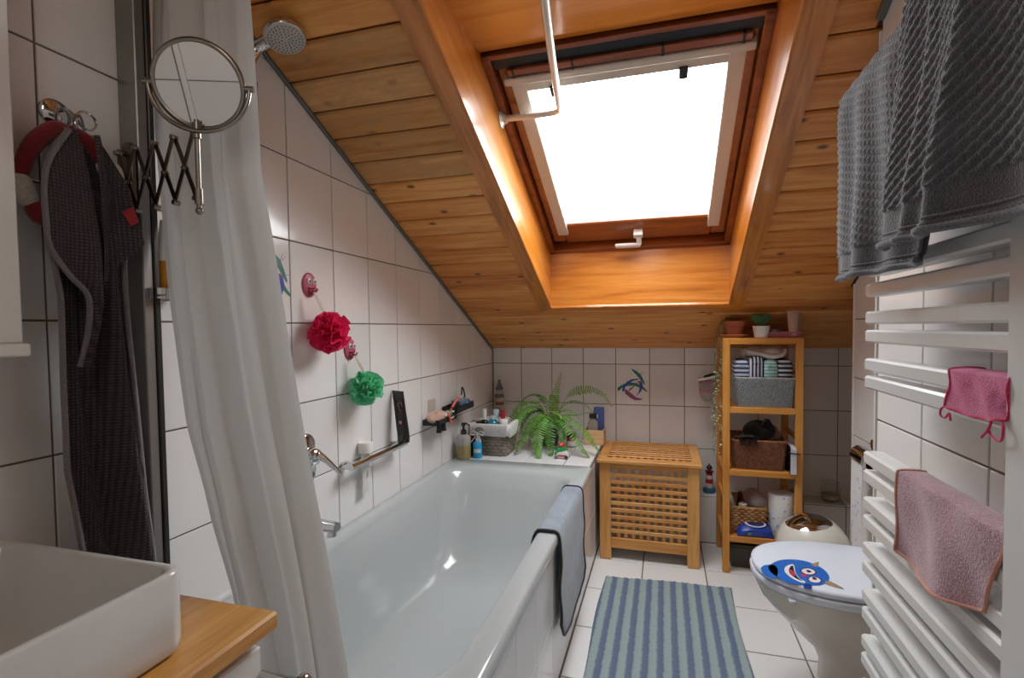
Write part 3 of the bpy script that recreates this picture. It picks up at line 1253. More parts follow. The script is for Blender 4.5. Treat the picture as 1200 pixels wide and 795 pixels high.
# ================================================================== SHELF UNIT
sf = thing('shelf_unit', 'tall narrow wooden shelf unit with open sides against the back wall', 'shelf', (1.568, -0.315, 0))
SX, SY = 0.181, 0.157
for sx in (-1, 1):
    for sy in (-1, 1):
        x0, x1 = sorted((sx * SX, sx * (SX - .033)))
        y0, y1 = sorted((sy * SY, sy * (SY - .024)))
        part('post', G().box(x0, x1, y0, y1, 0, 1.180 if sy < 0 else 1.175, .002), M_['birch'], sf, 0)
levels = [.190, .527, .841, 1.183]
for z in levels:
    th = .030
    sh_ = bpy.data.objects.new('shelf_board', None)
    COL.objects.link(sh_)
    sh_.parent = sf
    for sy in (-1, 1):
        y0, y1 = sorted((sy * (SY + .0005), sy * (SY - .022)))
        part('rail', G().box(-SX + .033, SX - .033, y0, y1, z - th, z, .002), M_['birch_x'], sh_, 0)
    for sx in (-1, 1):
        x0, x1 = sorted((sx * (SX - .004), sx * (SX - .026)))
        part('rail', G().box(x0, x1, -SY + .024, SY - .024, z - th - .004, z - .004, .002), M_['birch'], sh_, 0)
    for k in range(5):
        y = lerp(-SY + .024, SY - .024, (k + .5) / 5)
        part('slat', G().box(-SX + .027, SX - .027, y - .022, y + .022, z - .013, z - .001, .0015), M_['birch_x'], sh_, 0)
for sx in (-1, 1):
    for z in (.36, .69, 1.01):
        x0, x1 = sorted((sx * (SX - .006), sx * (SX - .022)))
        part('side_rail', G().box(x0, x1, -SY + .024, SY - .024, z - .012, z + .012, .002), M_['birch'], sf, 0)
# top panel
part('top_panel', G().box(-SX + .002, SX - .002, -SY, SY, 1.176, 1.184, .002), M_['birch_x'], sf, 0)
STOP = 1.1845


def perim(w, d, r, t):
    """point and outward normal on a rounded rectangle outline, t in 0..1"""
    ring = rr(-w / 2, w / 2, -d / 2, d / 2, r, 0, 5)
    n = len(ring)
    L = [0]
    for i in range(n):
        a, b = ring[i], ring[(i + 1) % n]
        L.append(L[-1] + math.hypot(b[0] - a[0], b[1] - a[1]))
    s_ = (t % 1) * L[-1]
    for i in range(n):
        if s_ <= L[i + 1]:
            a, b = ring[i], ring[(i + 1) % n]
            f = (s_ - L[i]) / max(1e-9, L[i + 1] - L[i])
            dx, dy = b[0] - a[0], b[1] - a[1]
            q = math.hypot(dx, dy) or 1
            return (lerp(a[0], b[0], f), lerp(a[1], b[1], f), dy / q, -dx / q)


def basket(name, label, loc, w, d, w1, d1, h, rows, stakes, mat, rim, group=None, amp=.003, strand=.0045, rotz=0, diag=False, flat=.6, inner=None):
    """woven basket: base w x d, rim w1 x d1; strands weave in and out of the stakes"""
    t = thing(name, label, 'basket', loc, rotz, group)
    g = G()
    n = stakes * 2
    if not diag:
        for r in range(rows):
            z = h * (r + .5) / rows
            f = z / h
            pts = []
            for k in range(n):
                x, y, nx, ny = perim(lerp(w, w1, f), lerp(d, d1, f), .02, (k + .25) / n)
                o = amp * (1 if (k // 1 + r) % 2 else -1)
                pts.append((x + nx * o, y + ny * o, z))
            g.tube(pts, strand, 6, closed=True, flat=h / rows / strand * .52, up=(0, 0, 1))
    else:
        # twill: short slanted strands laid side by side
        m = int(stakes)
        for r in range(rows):
            for k in range(m):
                pts = []
                for q in range(4):
                    z = h * (r + q / 3.0 * 1.25) / rows
                    z = min(z, h)
                    f = z / h
                    x, y, nx, ny = perim(lerp(w, w1, f), lerp(d, d1, f), .02, (k + (r % 2) * .5 + q / 3.0 * .9) / m)
                    o = amp * (sin(pi * q / 3))
                    pts.append((x + nx * o, y + ny * o, z))
                g.tube(pts, strand, 4, flat=.45, up=(1, 0, 0), cap=False)
    part('weave', g, mat, t, 60, stuff=True)
    g = G()
    ins = .0055
    rings = []
    for f in (0.0, .5, 1.0):
        rings.append(rr(-lerp(w, w1, f) / 2 + ins, lerp(w, w1, f) / 2 - ins, -lerp(d, d1, f) / 2 + ins, lerp(d, d1, f) / 2 - ins, .018, .003 + f * (h - .006), 5))
    g.loft(rings, True, False)
    part('wall', g, inner or mat, t, 60)
    g = G()
    m = 60
    pts = [perim(w1, d1, .02, k / m) for k in range(m)]
    g.tube([(x, y, h) for x, y, _, _ in pts], .006, 8, closed=True)
    part('rim', g, rim, t, 60)
    return t


def wicker_mat(name, a, b, c, scale=60):
    nt = NT(name)
    v = coords(nt)
    ns = nt.n('ShaderNodeTexNoise')
    ns.inputs['Scale'].default_value = scale
    nt.l(v, ns.inputs['Vector'])
    nt.l(ramp(nt, [(.35, a), (.5, b), (.68, c)], ns.outputs[0]), nt.b.inputs['Base Color'])
    nt.set(Roughness=.7)
    bump(nt, ns.outputs[0], .3, .001)
    return nt.m


M_['seagrass_grey'] = wicker_mat('grey_braid', '#77797a', '#96999a', '#b3b5b4', 160)
M_['brown_braid'] = wicker_mat('brown_braid', '#6b3f28', '#8a5637', '#a26a48', 60)
M_['wicker_tan'] = wicker_mat('tan_wicker', '#96683a', '#ac7d4b', '#bd9060', 25)
M_['wicker_grey'] = wicker_mat('grey_wicker', '#6a6159', '#80776e', '#978d82', 12)
M_['wicker_gap_shade'] = plain('wicker_gap_shade', '#2b2622', .9)  # dark inner wall: shade between the strands painted in
M_['terracotta'] = plain('terracotta', '#b5694c', .85, noise=.12, nscale=25)
M_['terra_light'] = plain('terracotta_saucer', '#c78a70', .8, noise=.08, nscale=25)
M_['soil'] = plain('soil', '#2c2018', 1, noise=.3, nscale=80, bumps=.8)

# top of the shelf ------------------------------------------------------------
sauc = solo('saucer', G().lathe([(0, 0), (.052, 0), (.066, .012), (.069, .014), (.066, .016), (.052, .006), (0, .005)], 32), M_['terra_light'],
            'pale terracotta saucer under the clay pot on the shelf top', 'saucer', (1.452, -0.37, STOP))
pot = thing('flower_pot', 'brown terracotta pot with a trailing string plant at the shelf top corner', 'plant pot', (1.452, -0.37, STOP + .0065))
part('pot', G().lathe([(0, 0), (.036, 0), (.046, .052), (.054, .053), (.056, .078), (.050, .079), (.046, .066), (0, .064)], 32), M_['terracotta'], pot)
part('soil', G().lathe([(0, .068), (.047, .066)], 24), M_['soil'], pot)
M_['vine'] = plain('trailing_stem', '#7d7a5a', .7)
M_['vine_leaf'] = plain('trailing_leaf', '#8ea882', .6, noise=.25, nscale=30)
M_['pale_leaf'] = plain('pale_leaf', '#b9c6a0', .6, noise=.2, nscale=30)
rs = random.Random(5)
for s_ in range(6):
    x = 1.428 - .010 * s_ * .5 + rs.uniform(-.012, .006)
    x -= 1.452
    L_ = [.62, .52, .60, .44, .30, .64][s_]
    y = -.02 + .025 * (s_ - 2)
    top = Vector((-.02, y * .4, .072))
    pts = [top, (-.052, y * .8, .085), (-.066 - .004 * (s_ % 3), y, .05), (x - .045, y, -.06)]
    k = 10
    for q in range(1, k + 1):
        pts.append((x - .045 + rs.uniform(-.006, .006), y + rs.uniform(-.006, .006), -.06 - (L_ - .06) * q / k))
    pp = bez(pts, 46)
    g = G().tube(pp, .0011, 5)
    g2 = G()
    for q in range(8, 46):
        if rs.random() < .8:
            c = pp[q]
            r = rs.uniform(.007, .013)
            a = rs.uniform(0, 6.28)
            e1 = Vector((cos(a), sin(a), rs.uniform(-.5, .2))).normalized()
            e2 = e1.cross(Vector((rs.uniform(-.3, .3), rs.uniform(-.3, .3), 1))).normalized()
            o = c + e1 * r * .3
            g2.add([o, o + e1 * r * .5 + e2 * r * .55, o + e1 * r * 1.1 + e2 * r * .42, o + e1 * r * 1.5,
                    o + e1 * r * 1.1 - e2 * r * .42, o + e1 * r * .5 - e2 * r * .55], [(0, 1, 2, 3), (0, 3, 4, 5)])
    tr = part('tendril', g, M_['vine'], pot)
    part('leaves', g2, M_['vine_leaf'] if s_ % 3 else M_['pale_leaf'], tr, stuff=True)

wp = thing('flower_pot', 'small white pot with one heart-shaped green succulent leaf on the shelf top', 'plant pot', (1.568, -0.428, STOP))
part('pot', G().lathe([(0, 0), (.031, 0), (.040, .058), (.0365, .058), (.034, .048), (0, .046)], 32), M_['white_plastic'], wp)
part('soil', G().lathe([(0, .050), (.035, .048)], 20), M_['soil'], wp)
HZ = .088
M_['heart'] = plain('hoya_leaf', '#3f6436', .45, noise=.12, nscale=20)
pts = []
for k in range(40):
    a = 2 * pi * k / 40
    hx_, hz_ = 16 * sin(a) ** 3, 13 * cos(a) - 5 * cos(2 * a) - 2 * cos(3 * a) - cos(4 * a)
    pts.append((hx_ * .0030, 0, HZ + hz_ * .0026))
g = G()
rings = []
for yy, s_ in ((-.005, .90), (-.003, .985), (.003, .985), (.005, .90)):
    rings.append([(x * s_, yy + .10 * x * x, HZ + (z - HZ) * s_) for x, _, z in pts])
g.loft(rings)
part('leaf', g, M_['heart'], wp, 60)

M_['pink_tray'] = plain('pink_tray', '#bf7486', .5)
tray = thing('tray', 'dusky pink rectangular tray on the right of the shelf top', 'tray', (1.665, -0.385, STOP))
g = G().loft([rr(-.075, .075, -.05, .05, .012, 0), rr(-.088, .088, -.062, .062, .014, .027), rr(-.086, .086, -.060, .060, .014, .0275), rr(-.073, .073, -.048, .048, .011, .004)], True, True)
part('tray', g, M_['pink_tray'], tray)
M_['blush'] = plain('blush_tube', '#cfaa98', .45)
M_['blush_grey'] = plain('blush_cap', '#b9aca6', .4)


def squeeze_tube(t, w, d, h, cap_h, m, mc, capr=None):
    """cosmetic tube standing on its cap, crimped flat at the top"""
    n = 20
    rings = []
    for f in (0, .15, .5, .85, .96, 1.0):
        a = lerp(capr or w * .42, w / 2, f)
        b = lerp(capr or w * .42, d * .05, f ** 1.6)
        rings.append([(a * cos(2 * pi * k / n), b * sin(2 * pi * k / n), cap_h + f * (h - cap_h)) for k in range(n)])
    part('tube_body', G().loft(rings), m, t, 60)
    r = (capr or w * .42) * 1.02
    part('cap', G().lathe([(0, 0), (r * .96, 0), (r, .002), (r, cap_h), (0, cap_h)], 20), mc, t)


t = thing('cream_tube', 'blush coloured cream tube standing on the pink tray', 'tube', (1.712, -0.425, STOP + .006))
squeeze_tube(t, .058, .04, .125, .022, M_['blush'], M_['blush'], .020)
t = thing('cream_tube', 'greyer cream tube behind the blush tube on the pink tray', 'tube', (1.734, -0.385, STOP + .006))
squeeze_tube(t, .05, .036, .118, .03, M_['blush_grey'], M_['blush_grey'], .018)
t = thing('tin', 'small round metal tin on the pink tray', 'tin', (1.632, -0.40, STOP + .006))
part('tin_body', G().lathe([(0, 0), (.027, 0), (.027, .022), (0, .022)], 28), M_['steel'], t)
part('lid', G().lathe([(.0275, .022), (.0285, .022), (.0285, .033), (.026, .035), (0, .035)], 28), M_['alu'], t)
M_['orange'] = plain('orange_plastic', '#b5491f', .5)
t = thing('lip_balm', 'small orange stick beside the white pot on the shelf top', 'lip balm', (1.606, -0.345, STOP + .0005))
part('stick_body', G().lathe([(0, 0), (.010, 0), (.010, .04), (.009, .042), (0, .042)], 16), M_['orange'], t)
part('cap', G().lathe([(.0102, .042), (.0102, .062), (.008, .064), (0, .064)], 16), M_['orange'], t)

# upper shelf: grey basket with rolled cloths -----------------------------------
basket('woven_basket', 'grey braided basket full of rolled striped cloths on the upper shelf', (1.585, -0.345, .842), .255, .20, .275, .225, .142, 15, 84, M_['seagrass_grey'], M_['seagrass_grey'], amp=.003, strand=.0042, diag=True)
M_['st_bw'] = stripes('blue_white_stripes', [(0, '#cfd3d8'), (.45, '#c9ced6'), (.55, '#2f4574'), (.95, '#2f4574'), (1, '#cfd3d8')], 2, .0215)
M_['st_nv'] = stripes('navy_white_vertical', [(0, '#c9c9ce'), (.42, '#c4c6cc'), (.5, '#23263f'), (.95, '#23263f'), (1, '#c9c9ce')], 0, .0165)
M_['st_mt'] = stripes('mint_white_stripes', [(0, '#b6cfcd'), (.5, '#b6d0cd'), (.6, '#6fa7a3'), (.95, '#6fa7a3'), (1, '#b6cfcd')], 2, .016)
M_['st_nh'] = stripes('navy_white_stripes', [(0, '#c3c3ca'), (.4, '#c3c3ca'), (.5, '#22263c'), (.95, '#22263c'), (1, '#c3c3ca')], 2, .022)


def rolled(label, loc, w, h, d, m, rot=0.0):
    """folded cloth standing upright in the basket, rounded top with visible layers"""
    t = thing('rolled_cloth', label, 'cloth', loc, rot, 'rolled striped cloths in the grey basket')
    rings = []
    for y, s_ in ((-d / 2, .80), (-d / 2 + .008, .96), (-d / 2 + .02, 1), (d / 2 - .02, 1), (d / 2 - .008, .96), (d / 2, .8)):
        ring = []
        for k in range(28):
            a = 2 * pi * k / 28
            sx = abs(cos(a)) ** .55 * (1 if cos(a) > 0 else -1)
            sz = abs(sin(a)) ** .55 * (1 if sin(a) > 0 else -1)
            ring.append((sx * w / 2 * s_ * (1 + .03 * sin(3 * a)), y, h / 2 + sz * h / 2 * s_ * (1 + .02 * cos(5 * a))))
        rings.append(ring)
    part('cloth', G().loft(rings), m, t, 60)
    g = G()
    for q in (.55, .75):
        g.tube([(-w * .36 * q, -d / 2 - .001, h * .5 + h * .36 * q), (0, -d / 2 - .003, h * .5 + h * .42 * q), (w * .36 * q, -d / 2 - .001, h * .5 + h * .36 * q)], .003, 6)
    part('fold_edge', g, m, t, 60)
    return t


rolled('cloth with blue and white cross stripes, first from the left in the grey basket', (1.482, -.360, .93), .074, .145, .15, M_['st_bw'], -.05)
rolled('cloth with upright navy and white stripes in the grey basket', (1.546, -.366, .93), .070, .162, .14, M_['st_nv'], .05)
rolled('mint green and white striped cloth in the grey basket', (1.612, -.364, .93), .068, .146, .14, M_['st_mt'])
rolled('cloth with navy and white cross stripes, last on the right in the grey basket', (1.676, -.360, .93), .070, .148, .14, M_['st_nh'], .04)
M_['cream_towel'] = fabric('cream_terry', '#c9bfb6', '#ded6cf', 300)
t = thing('folded_towel', 'cream towel folded on top of the striped cloths in the basket', 'towel', (1.595, -.33, 1.078))
rings = []
for k in range(17):
    f = k / 16
    x = lerp(-.10, .10, f)
    s_ = .6 + .4 * sin(pi * f) ** .5
    rings.append([(x + .004 * sin(q * 2), cos(2 * pi * q / 16) * .085 * s_, .032 + sin(2 * pi * q / 16) * .030 * s_ + .006 * sin(4 * f * pi + q)) for q in range(16)])
part('cloth', G().loft(rings), M_['cream_towel'], t, 60)
g = G().tube(bez([(-.085, -.075, .035), (-.03, -.084, .025), (.02, -.086, .012), (.07, -.078, .02), (.09, -.06, .045)], 20), .012, 8)
part('fold_edge', g, M_['cream_towel'], t, 60)

# middle shelf: brown basket ------------------------------------------------------
basket('woven_basket', 'brown braided basket with dark cloths spilling out on the middle shelf', (1.558, -0.335, .528), .235, .21, .255, .235, .142, 15, 84, M_['brown_braid'], M_['brown_braid'], amp=.003, strand=.0042, diag=True)
M_['black_cloth'] = fabric('black_cloth', '#0c0c0e', '#1b1b1e', 200)


def crumple(g, c, rx, ry, rz, seed, n=20, m=12, amp=.18):
    rs = random.Random(seed)
    ph = [(rs.uniform(1, 4), rs.uniform(1, 4), rs.uniform(0, 6.3)) for _ in range(6)]
    prof = []
    vs, fs = [], []
    for i in range(m + 1):
        th = pi * i / m
        for k in range(n):
            a = 2 * pi * k / n
            s_ = 1 + amp * sum(sin(p * a * round(p) / p + q * th + r) for p, q, r in ph) / 3
            vs.append((c[0] + rx * sin(th) * cos(a) * s_, c[1] + ry * sin(th) * sin(a) * s_, c[2] - rz * cos(th) * s_))
    for i in range(m):
        for k in range(n):
            fs.append((i * n + k, i * n + (k + 1) % n, (i + 1) * n + (k + 1) % n, (i + 1) * n + k))
    g.add(vs, fs)


g = G()
crumple(g, (0, 0, .03), .075, .07, .055, 3)
g.loft([[(-.01, -.05, .05), (.07, -.05, .045), (.07, .02, .045), (-.01, .02, .05)], [(.012, -.045, .085), (.062, -.045, .07), (.06, .01, .065), (.01, .01, .08)], [(.032, -.038, .107), (.042, -.036, .103), (.042, .0, .10), (.03, .0, .104)]])
solo('cloth_heap', g, M_['black_cloth'], 'heap of black cloth in the brown basket on the shelf', 'cloth', (1.578, -.33, .662), smooth=60)
t = thing('hair_claw', 'shiny black hair claw hooked over the brown basket rim', 'hair clip', (1.497, -.453, .672))
M_['gloss_black'] = plain('gloss_black', '#101014', .12, Coat_Weight=.5)
part('claw', G().tube(bez([(-.052, .02, .0), (-.03, -.006, .022), (0, -.012, .028), (.03, -.006, .024), (.056, .015, .008)], 24), .012, 10, flat=.7), M_['gloss_black'], t)
g = G()
for k in range(7):
    x = -.030 + .012 * k
    g.tube([(x, -.010, .018), (x + .002, -.014, .0), (x + .003, -.012, -.020)], .0035, 6)
part('teeth', g, M_['gloss_black'], t)
M_['beige_cloth'] = fabric('beige_cloth', '#94795c', '#a68c70', 200)
g = G()
crumple(g, (0, 0, 0), .03, .04, .035, 9)
solo('cloth_heap', g, M_['beige_cloth'], 'small beige cloth peeping out of the brown basket', 'cloth', (1.652, -.31, .685), smooth=60)
M_['paper'] = plain('white_paper', '#d2d2da', .8)
t = thing('notepad', 'white notepad standing on edge beside the brown basket', 'notepad', (1.700, -.40, .5275))
part('pages', G().box(-.012, .012, -.10, .085, 0, .125, .001), M_['paper'], t, 0)
part('cover', G().box(-.0145, -.012, -.10, .088, 0, .135, .001), M_['gloss_black'], t, 0)
part('cover', G().box(.012, .0145, -.10, .088, 0, .128, .001), M_['paper'], t, 0)
part('pen', G().tube([(-.018, -.104, .104), (.030, -.104, .100)], .003, 8), M_['black_plastic'], t)

# lower shelf -------------------------------------------------------------------------
basket('wicker_basket', 'tan wicker basket of cosmetics on the lower shelf', (1.502, -0.325, .191), .175, .20, .190, .225, .135, 11, 24, M_['wicker_tan'], M_['wicker_tan'], amp=.0045, strand=.005)
M_['cos_white'] = plain('cosmetic_white', '#cdc9c4', .45)
M_['rose_cloth'] = fabric('dull_rose', '#8a5f54', '#a0746a', 200)
for lab, loc, ax, mm_, L_, r_ in (
        ('white cosmetic tube leaning out of the tan wicker basket', (1.452, -.37, .30), (-.35, -.1, 1), M_['cos_white'], .085, .014),
        ('dark cosmetic stick in the tan wicker basket', (1.478, -.33, .30), (.15, .1, 1), M_['gloss_black'], .075, .009)):
    t = thing('cosmetic_tube', lab, 'tube', loc)
    a = Vector(ax).normalized()
    part('tube_body', G().tube([a * 0, a * L_ * .7], r_, 14), mm_, t)
    part('cap', G().tube([a * L_ * .7, a * L_], r_ * .9, 14), mm_ if mm_ is not M_['cos_white'] else M_['white_plastic'], t)
t = thing('cream_jar', 'round white cream jar in the tan wicker basket', 'jar', (1.492, -.395, .298))
part('jar_body', G().lathe([(0, 0), (.018, 0), (.020, .02), (0, .02)], 18), M_['cos_white'], t)
part('lid', G().lathe([(.021, .02), (.021, .034), (.018, .037), (0, .037)], 18), M_['white_plastic'], t)
g = G()
g.lathe([(0, 0), (.040, .003), (.045, .008), (.040, .013), (0, .014)], 28, M=Matrix.Rotation(radians(75), 4, 'X'))
solo('powder_puff', g, M_['rose_cloth'], 'round dull rose powder puff standing in the tan wicker basket', 'powder puff', (1.545, -.34, .355))
M_['clear_bag'] = translucent('clear_plastic', '#d8d2d2', .3, .45, .2)
g = G()
crumple(g, (0, 0, 0), .048, .05, .05, 21, amp=.12)
solo('plastic_pouch', g, M_['clear_bag'], 'clear plastic pouch in the tan wicker basket', 'pouch', (1.562, -.37, .335), smooth=60)

M_['roll_paper'] = NT('printed_paper')
nt = M_['roll_paper']
v = coords(nt)
vo = nt.n('ShaderNodeTexVoronoi')
vo.inputs['Scale'].default_value = 34
nt.l(v, vo.inputs['Vector'])
n3 = nt.n('ShaderNodeTexNoise')
n3.inputs['Scale'].default_value = 240
nt.l(v, n3.inputs['Vector'])
ad = nt.n('ShaderNodeMath', operation='MULTIPLY_ADD')
ad.inputs[1].default_value = .28
nt.l(n3.outputs[0], ad.inputs[0])
nt.l(vo.outputs['Distance'], ad.inputs[2])
nt.l(ramp(nt, [(.30, '#93ade2'), (.40, '#dedede')], ad.outputs[0]), nt.b.inputs['Base Color'])
nt.set(Roughness=.95)
bump(nt, n3.outputs[0], .3, .001)
M_['roll_paper'] = nt.m
M_['card'] = plain('cardboard_core', '#8f7c68', .9)
t = thing('kitchen_roll', 'white kitchen roll with a blue print standing on the lower shelf', 'paper roll', (1.672, -0.385, .1905))
part('paper', G().lathe([(.022, 0), (.058, 0), (.060, .003), (.060, .108), (.0592, .1085), (.060, .109), (.060, .205), (.058, .208), (.022, .208)], 36), M_['roll_paper'], t)
part('core', G().lathe([(.0225, .0), (.0225, .208), (.020, .208), (.020, 0)], 24), M_['card'], t)

M_['wipe_blue'] = plain('wipes_blue', '#2140a0', .3, noise=.15, nscale=25)
M_['wipe_white'] = plain('wipes_white', '#c6cadc', .35)
M_['wipe_navy'] = plain('wipes_navy', '#27306a', .35)
M_['wipe_green'] = plain('wipes_green', '#6f9a5c', .5)
M_['wipe_pink'] = plain('wipes_pink', '#c995a6', .5)
t = thing('wet_wipes', 'blue flow-wrapped wet wipes pack lying on the lower shelf', 'wipes', (1.540, -0.415, .2115), .03)
t.rotation_euler[0] = radians(22)
rings = []
for k in range(13):
    f = k / 12
    x = lerp(-.085, .085, f)
    s_ = sin(pi * min(1, max(0, f))) ** .35 if 0 < f < 1 else .06
    rings.append([(x, yy * (.052 if abs(f - .5) < .45 else .055), max(.001, zz * s_)) for yy, zz in
                  ((-1, .003), (-.96, .016), (-.85, .034), (-.4, .043), (.4, .043), (.85, .034), (.96, .016), (1, .003), (.6, .0), (-.6, .0))])
part('wrapper', G().loft(rings), M_['wipe_blue'], t, 50)


def ell(cx, cy, a, b, z, n=24):
    return [(cx + a * cos(2 * pi * k / n), cy + b * sin(2 * pi * k / n), z) for k in range(n)]


part('label_ring', G().poly(ell(.004, -.006, .050, .027, .0438), .0015), M_['wipe_white'], t, 0)
part('flap', G().poly(ell(.004, -.006, .040, .019, .0453), .0015), M_['wipe_navy'], t, 0)
g = G().poly([(-.078, .02, .030), (-.05, .045, .034), (-.046, .02, .042), (-.066, .0, .036)], .0015)
part('print', g, M_['wipe_green'], t, 0)
g = G().poly([(.05, .045, .035), (.078, .03, .026), (.074, .0, .030), (.058, .02, .040)], .0015)
part('print', g, M_['wipe_pink'], t, 0)
g = G().poly([(p[0], -.0536, p[1]) for p in [(-.030 + .009 * cos(a * .5236), .020 + .009 * sin(a * .5236)) for a in range(12)]], .0012, (0, -1, 0))
part('print', g, M_['wipe_green'], t, 0)

M_['dark_slats'] = stripes('dark_ribbed', [(0, '#4a423a'), (.6, '#564d44'), (.7, '#39332d'), (1, '#4a423a')], 2, .012, rough=.6)
t = thing('storage_box', 'low dark ribbed box on the floor under the shelf unit', 'box', (1.57, -.30, .001))
part('box_body', G().box(-.135, .135, -.10, .12, 0, .105, .004), M_['dark_slats'], t, 0)
part('lid', G().box(-.138, .138, -.103, .123, .105, .118, .004), M_['dark_slats'], t, 0)

# lighthouse on the ledge --------------------------------------------------------------
M_['lh_red'] = plain('lighthouse_red', '#a92a2a', .4)
M_['lh_white'] = plain('lighthouse_white', '#cfc6ba', .45)
M_['lh_blue'] = plain('lighthouse_sea', '#34647c', .6, noise=.2, nscale=50, bumps=.4)
t = thing('lighthouse_figure', 'small red and white lighthouse figure on a blue base beside the hamper', 'figurine', (1.357, -.075, .2775))
part('sea_base', G().lathe([(0, 0), (.034, 0), (.037, .010), (.032, .024), (.020, .030), (0, .030)], 24), M_['lh_blue'], t)
zs = [.028, .054, .078, .100, .116]
for k in range(4):
    r0, r1 = .0225 - .0015 * k, .0215 - .0015 * k
    part('band', G().lathe([(r0, zs[k]), (r1, zs[k + 1])], 24), M_['lh_white' if k % 2 == 0 else 'lh_red'], t)
part('gallery', G().lathe([(.014, .116), (.0235, .118), (.0235, .123), (.014, .124)], 24), M_['black_plastic'], t)
part('lantern', G().lathe([(.012, .124), (.012, .140)], 16), M_['lh_red'], t)
part('dome', G().lathe([(.0165, .139), (.016, .146), (.009, .156), (.003, .160), (.003, .167), (0, .168)], 20), M_['black_plastic'], t)

# jars on the ledge
M_['sand'] = plain('sand_and_shells', '#b3a898', .95, noise=.25, nscale=120, bumps=.8)
M_['jar_glass'] = glassy('jar_glass', (.93, .95, .94, 1), .14, .03)
for lab, loc, s_ in (('open glass jar of sand and shells on the ledge beside the ball bin', (1.985, -.072, .2775), 1.0),
                     ('glass jar on the ledge half hidden behind the shelf post', (1.80, -.065, .2775), .9)):
    t = thing('glass_jar', lab, 'jar', loc)
    part('glass', G().lathe([(0, .004 * s_), (.040 * s_, .004 * s_), (.047 * s_, .015 * s_), (.047 * s_, .075 * s_), (.038 * s_, .090 * s_), (.041 * s_, .104 * s_), (.039 * s_, .104 * s_)], 32), M_['jar_glass'], t, 60)
    part('filling', G().lathe([(0, .006 * s_), (.038 * s_, .006 * s_), (.045 * s_, .016 * s_), (.045 * s_, .036 * s_), (.02 * s_, .046 * s_), (0, .042 * s_)], 28), M_['sand'], t, 60)
    part('rim_ring', G().tube([(.0405 * s_ * cos(2 * pi * k / 28), .0405 * s_ * sin(2 * pi * k / 28), .104 * s_) for k in range(28)], .002, 6, closed=True), M_['jar_glass'], t)

# net bag with a dryer, hung on the side of the shelf
t = thing('net_bag', 'white and pink mesh bag hanging on the left side of the shelf unit', 'bag', (1.362, -.17, .82))
M_['net'] = translucent('grey_net', '#b9b3ae', .35, .55)
M_['net_pink'] = translucent('pink_net', '#b57a84', .3, .85)
M_['net_white'] = fabric('white_trim', '#cfcac6', '#dcd8d4', 300)
rings = []
for z, r in ((.0, .012), (.02, .034), (.06, .044), (.11, .046), (.135, .052)):
    rings.append([(-.02 + r * cos(2 * pi * k / 24) * 1.0 + .004 * sin(3 * k), r * .65 * sin(2 * pi * k / 24), z) for k in range(24)])
part('net', G().loft(rings, True, False), M_['net'], t, 60)
g = G()
for z, r in ((.055, .0455),):
    g.loft([[(-.02 + (r + .001) * cos(2 * pi * k / 24), (r * .65 + .001) * sin(2 * pi * k / 24), z + dz) for k in range(24)] for dz in (0, .022)], False, False)
    g.loft([[(-.02 + (r + .003) * cos(2 * pi * k / 24), (r * .65 + .003) * sin(2 * pi * k / 24), z + dz) for k in range(24)] for dz in (.046, .062)], False, False)
part('band', g, M_['net_pink'], t, 60)
part('rim', G().tube([(-.02 + .053 * cos(2 * pi * k / 24), .036 * sin(2 * pi * k / 24), .135 + .012 * cos(2 * pi * k / 24)) for k in range(24)], .008, 8, closed=True), M_['net_white'], t, 60)
g = G()
g.tube(bez([(-.06, 0, .145), (-.02, 0, .20), (.015, 0, .26)], 10), .002, 6)
g.tube(bez([(.03, 0, .125), (.02, 0, .20), (.017, 0, .26)], 10), .002, 6)
part('cord', g, M_['net_white'], t)
t = thing('hair_brush', 'black brush head sticking out of the mesh bag by the shelf', 'brush', (1.335, -.17, .925))
part('brush_head', G().tube(bez([(0, 0, -.03), (.0, 0, .02), (.008, 0, .045)], 8), [.014, .016, .018, .020, .021, .021, .020, .016, .008], 14), M_['black_plastic'], t, 60)
part('handle', G().tube(bez([(.008, 0, .04), (.03, .0, .05), (.052, 0, .040)], 8), .007, 10), M_['black_plastic'], t)
part('ring', G().tube([(.017 * cos(2 * pi * k / 16), .017 * sin(2 * pi * k / 16), .012) for k in range(16)], .002, 6, closed=True), M_['steel'], t)

# ================================================================== BALL BIN
bn = thing('waste_bin', 'cream ball-shaped waste bin with a chrome dome lid behind the toilet', 'bin', (1.742, -.662, .0))
M_['bin'] = plain('bin_lacquer', '#dcd8cc', .3, noise=.02)
R_ = .147
prof = [(0, .0), (.085, .0), (.09, .004)]
for k in range(19):
    a = radians(-50 + k * 100 / 18)
    prof.append((R_ * cos(a), 0.250 + R_ * sin(a) * (1.0 if a > 0 else 2.05)))
prof = [p for p in prof if p[1] >= 0]
prof.append((R_ * cos(radians(50)) * .97, 0.250 + R_ * sin(radians(50)) * .965))
Mtilt = Matrix.Translation((0, 0, 0.250)) @ Matrix.Rotation(radians(-9), 4, 'Y') @ Matrix.Translation((0, 0, -0.250))
low_ = [p for p in prof if p[1] < 0.250]
top_ = [p for p in prof if p[1] >= .205]
g = G().lathe(low_ + [(R_, 0.250)], 48)
g.lathe([(R_ * .9999, .2079)] + top_[1:], 48, M=Mtilt)
part('bin_body', g, M_['bin'], bn, 60)
prof2 = []
for k in range(12):
    a = radians(48.5 + k * 41.5 / 11)
    prof2.append((R_ * .992 * cos(a) if k < 11 else 0, 0.250 + R_ * .992 * sin(a)))
part('dome_lid', G().lathe(prof2, 48, M=Mtilt), M_['chrome'], bn, 60, label='chrome dome lid')

# ================================================================== TOILET
to = thing('toilet', 'white wall-hung toilet with closed lid beside the striped rug', 'toilet', (1.90, -1.285, 0))


